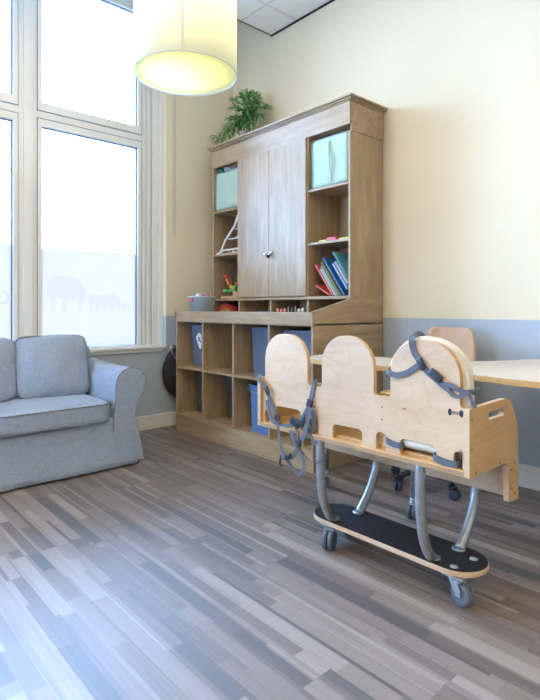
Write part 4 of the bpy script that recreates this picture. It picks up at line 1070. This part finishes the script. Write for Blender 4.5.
# padded cream liner on the right seat
LBs = (3.15, -1.45, .54)
ln_ = thing('seat_liner', 'cream padded liner over the seat and back nearest the bench end', 'cushion', LBs)
b = newbm()
oo = [(2.99, .60)]+[(2.992, .822)]+arc(3.135, .822, .150, 180, 90, 10)[1:]+arc(3.165, .822, .150, 90, 0, 10)+[(3.314, .60)]
panel(b, oo, [], 'y', YB1+.002, YB1+.036); bmesh.ops.subdivide_edges(b, edges=[e for e in b.edges if e.calc_length() > .05], cuts=2)
for v in b.verts:
    v.co += Vector((noise.noise(v.co*20)*.006, 0, noise.noise(v.co*17+Vector((3, 1, 0)))*.006)) if v.co.z > .65 else Vector((0, 0, 0))
link_mesh('back_pad', b, 'cream', ln_, LBs, bevel=.010)
b = newbm(); pillow(b, (3.135, -1.395, .562), (.32, .28, .048), 5, 10, amp=.004, freq=18); link_mesh('seat_pad', b, 'cream', ln_, LBs)
b = newbm(); tube(b, catmull([(3.046, -1.535, .572), (3.12, -1.54, .575), (3.208, -1.535, .572)], 5), .022, 12); link_mesh('rear_roll', b, 'cream', ln_, LBs)
for x0, x1, z0 in ((2.985, 3.058, .562), (3.190, 3.285, .540)):
    b = newbm(); ribbon(b, [(x0, YB1+.006, z0+.008), (x0+.0035, YB0-.004, z0+.006), ((x0+x1)/2, YB0-.005, z0-.002), (x1-.0035, YB0-.004, z0-.002), (x1, YB1+.006, z0)], .024, .003, (0, 0, 1)); o = link_mesh('fixing_strap', b, 'webbing', ln_, LBs); o['label'] = 'grey fixing strap'
b = newbm(); ribbon(b, [(3.283, YB0+.004, .548), (3.296, YB0-.004, .560), (3.298, YB0-.003, .58), (3.288, YB0+.004, .592)], .008, .002, (0, 1, 0)); link_mesh('strap_ring', b, 'webbing', ln_, LBs)

# harness on the right back (worn over it)
YS = YB0-.004
def sy(px, py, dy=0): p = at_y(px, py, YS-dy); return Vector(p)
HB = (3.15, YS, .85)
hr = thing('safety_harness', 'grey webbing harness with black buckles draped over the cream-lined back', 'harness', HB)
hg = hr
def strap(root, base, pts, w=.022, side=None):
    b = newbm(); ribbon(b, pts, w, .0024, side, 7); return link_mesh('strap', b, 'webbing', root, base)
def buckle(root, base, p, q, w=.030, th=.009, nm='buckle'):
    p, q = Vector(p), Vector(q); c = (p+q)/2; d = (q-p); ln = d.length; a = math.atan2(d.z, d.x)
    b = newbm(); rot = Matrix.Rotation(-a, 3, 'Y')
    tb2 = bmesh.new(); box(tb2, (-ln/2, -th/2, -w/2), (ln/2, th/2, w/2), bev=.003)
    box(tb2, (-ln*.12, -th/2-.002, -w*.3), (ln*.3, th/2, w*.3), bev=.001)
    tb2.transform(Matrix.Translation(c) @ rot.to_4x4()); merge(b, tb2)
    return link_mesh(nm, b, 'black', root, base)
strap(hr, HB, [(3.112, YB1+.050, .962), (3.110, YB1+.02, .982), (3.104, YB0-.006, .966), sy(414, 352), sy(420, 361), sy(426, 370), sy(434, 377), sy(444, 386), sy(452, 391)], .024)
strap(hr, HB, [(2.982, YB1+.04, .848), (2.985, YB1, .845), sy(388, 372, .002), sy(395, 375, .003), sy(405, 373.5, .003), sy(413, 369, .003), sy(420, 364, .003)], .021)
# hanging twisted bight towards the right edge
strap(hr, HB, [sy(443, 384, .004), sy(449, 385, .006), sy(457, 389, .006), sy(465, 392.5, .004), sy(470, 392, 0), (3.325, YB1+.01, .79), (3.325, YB1+.045, .80)], .017)
strap(hr, HB, [sy(447, 388, .003), sy(452, 395, .004), sy(460, 397, .004), sy(468, 394, .004), sy(471, 399, .002), sy(475, 408, -.004)], .012)
buckle(hr, HB, sy(418.5, 359, .005), sy(423.5, 369, .005), .024, nm='ladder_lock')
buckle(hr, HB, sy(430, 370.5, .006), sy(441, 380.5, .006), .028)

# harness hanging from the left seat
HB2 = (2.45, YS, .6)
h2 = thing('safety_harness', 'tangled grey webbing harness hanging below the left bench seat', 'harness', HB2)
S2 = lambda L_, w=.020, dy=0, side=None: strap(h2, HB2, [sy(a, b_, dy+(c[0] if c else 0)) for a, b_, *c in L_], w, side)
strap(h2, HB2, [(2.250, -1.54, .745), (2.250, -1.575, .748), (2.254, YB0-.024, .73), sy(265.5, 388, .014), sy(269, 397, .008), sy(273, 407, .004), sy(277.5, 417, .004)], .020)
strap(h2, HB2, [(2.612, -1.52, .752), (2.610, YB0-.004, .754), sy(314, 385), sy(312, 393, .002), sy(309.5, 404, .004), sy(305, 414, .008), sy(298, 422, .012)], .022)
S2([(267, 400), (268.5, 411), (272, 420), (279, 425), (286, 426), (294, 424), (300, 420)], .020, .008)
S2([(277, 418), (278, 427), (279.5, 438), (281.5, 449), (286, 458), (291, 466), (298, 475)], .016, .012)
S2([(295, 424), (297, 433), (298, 442), (300, 449), (302.5, 458), (304, 466), (302, 472), (297, 475)], .015, .018)
S2([(310, 407), (308, 420), (305, 432), (302, 440), (298, 447), (294, 455), (287, 458), (281, 456)], .022, .024)
S2([(303, 414), (306, 424), (311, 436), (315, 444)], .012, .014)
S2([(312, 410), (314, 420), (312, 430), (308, 436), (303, 438)], .024, .006)
S2([(290, 430), (293, 438), (296, 446)], .020, .026)
b = newbm(); tube(b, catmull([sy(302, 451, .01), sy(308, 459, .01), sy(316, 463, .01), sy(323, 459, .01), sy(326, 452, .01)], 6), .0028, 6); link_mesh('pull_cord', b, 'webbing', h2, HB2)
b = newbm(); tube(b, catmull([sy(281, 456, .02), sy(280, 463, .02), sy(282, 466, .02)], 4), .005, 6); link_mesh('strap_tip', b, 'black', h2, HB2)
buckle(h2, HB2, sy(265.5, 387, .020), sy(268.5, 394, .016), .026, nm='ladder_lock')
buckle(h2, HB2, sy(276, 414, .008), sy(278.5, 421, .010), .028, nm='ladder_lock')
buckle(h2, HB2, sy(310.5, 400, .008), sy(308.5, 407, .010), .032, nm='ladder_lock')
buckle(h2, HB2, sy(291, 419, .018), sy(299, 426, .020), .036)
buckle(h2, HB2, sy(300, 426, .022), sy(305, 419, .022), .026)
buckle(h2, HB2, sy(297.5, 440, .030), sy(299, 447, .030), .026, nm='ladder_lock')
buckle(h2, HB2, sy(285, 458, .032), sy(291, 455.5, .032), .020)

# scrap of green leaf on the floor
b = newbm(); leaf(b, Vector((3.195, -1.185, .004)), Vector((-1, .2, .25)), .028, .014); leaf(b, Vector((3.20, -1.19, .004)), Vector((1, .4, .2)), .018, .01)
for v in b.verts: v.co.z = max(v.co.z, .001)
tag(link_mesh('fallen_leaf', b, colour('leaf_scrap', (.02, .09, .04)), None, (3.2, -1.188, 0), normals=False), 'tiny dark green leaf scrap on the floor right of the bench wheels', 'leaf')

# ================================================================== LIGHT
# unseen glowing panels added to the suspended ceiling as warm fill light
M['fill_glow'] = emit('warm_fill_glow', (1, .82, .54), 18)
k = 0
for x in (1.22, 3.02, 4.82):
    for y in (-1.565 if x < 2 else -2.165, -3.365, -4.565):
        if x < 2 and y < -4: continue
        x0, y0 = x, y
        t = thing('added_fill_panel', 'square unseen warm fill light panel added to the tiled ceiling', 'light', (x0+.3, y0-.3, HC-.012), 'added fill light panels')
        base = (x0+.3, y0-.3, HC-.012)
        b = newbm(); box(b, (x0+.02, y0-.58, HC-.008), (x0+.58, y0-.02, HC-.001)); link_mesh('fill_diffuser', b, 'fill_glow', t, base)
        b = newbm(); panel(b, [(x0, y0-.6), (x0+.6, y0-.6), (x0+.6, y0), (x0, y0)], [[(x0+.02, y0-.58), (x0+.58, y0-.58), (x0+.58, y0-.02), (x0+.02, y0-.02)]], 'z', HC-.012, HC-.001); link_mesh('fill_frame', b, 'white', t, base)

w = bpy.data.worlds.new('sky'); sc.world = w; w.use_nodes = True; nt = w.node_tree; nt.nodes.clear()
out = nt.nodes.new('ShaderNodeOutputWorld'); bg = nt.nodes.new('ShaderNodeBackground')
tc = nt.nodes.new('ShaderNodeTexCoord'); sx = nt.nodes.new('ShaderNodeSeparateXYZ'); nt.links.new(tc.outputs['Generated'], sx.inputs[0])
rp = ramp(nt, [(.0, (.18, .26, .40)), (.48, (.26, .37, .58)), (.53, (.37, .61, 1.0)), (1, (.27, .53, 1.0))])
mr = nt.nodes.new('ShaderNodeMapRange'); mr.inputs['From Min'].default_value = -1; mr.inputs['From Max'].default_value = 1; nt.links.new(sx.outputs['Z'], mr.inputs['Value'])
nt.links.new(mr.outputs[0], rp.inputs['Fac']); nt.links.new(rp.outputs[0], bg.inputs['Color']); bg.inputs['Strength'].default_value = 50.0
nt.links.new(bg.outputs[0], out.inputs[0])

# ================================================================== CAMERA
cam = bpy.data.cameras.new('camera'); co = bpy.data.objects.new('camera', cam); COL.objects.link(co)
co.location = (CX, CY, CH); co.rotation_euler = (PI/2, 0, PI/2-ANG)
cam.sensor_fit = 'AUTO'; cam.sensor_width = 36; cam.lens = FPX/700*36; cam.shift_y = -(350-HZ)/700; cam.clip_start = .05
sc.camera = co
vs = sc.view_settings; vs.view_transform = 'Standard'; vs.look = 'None'; vs.gamma = 1; vs.use_curve_mapping = False; vs.exposure = 0
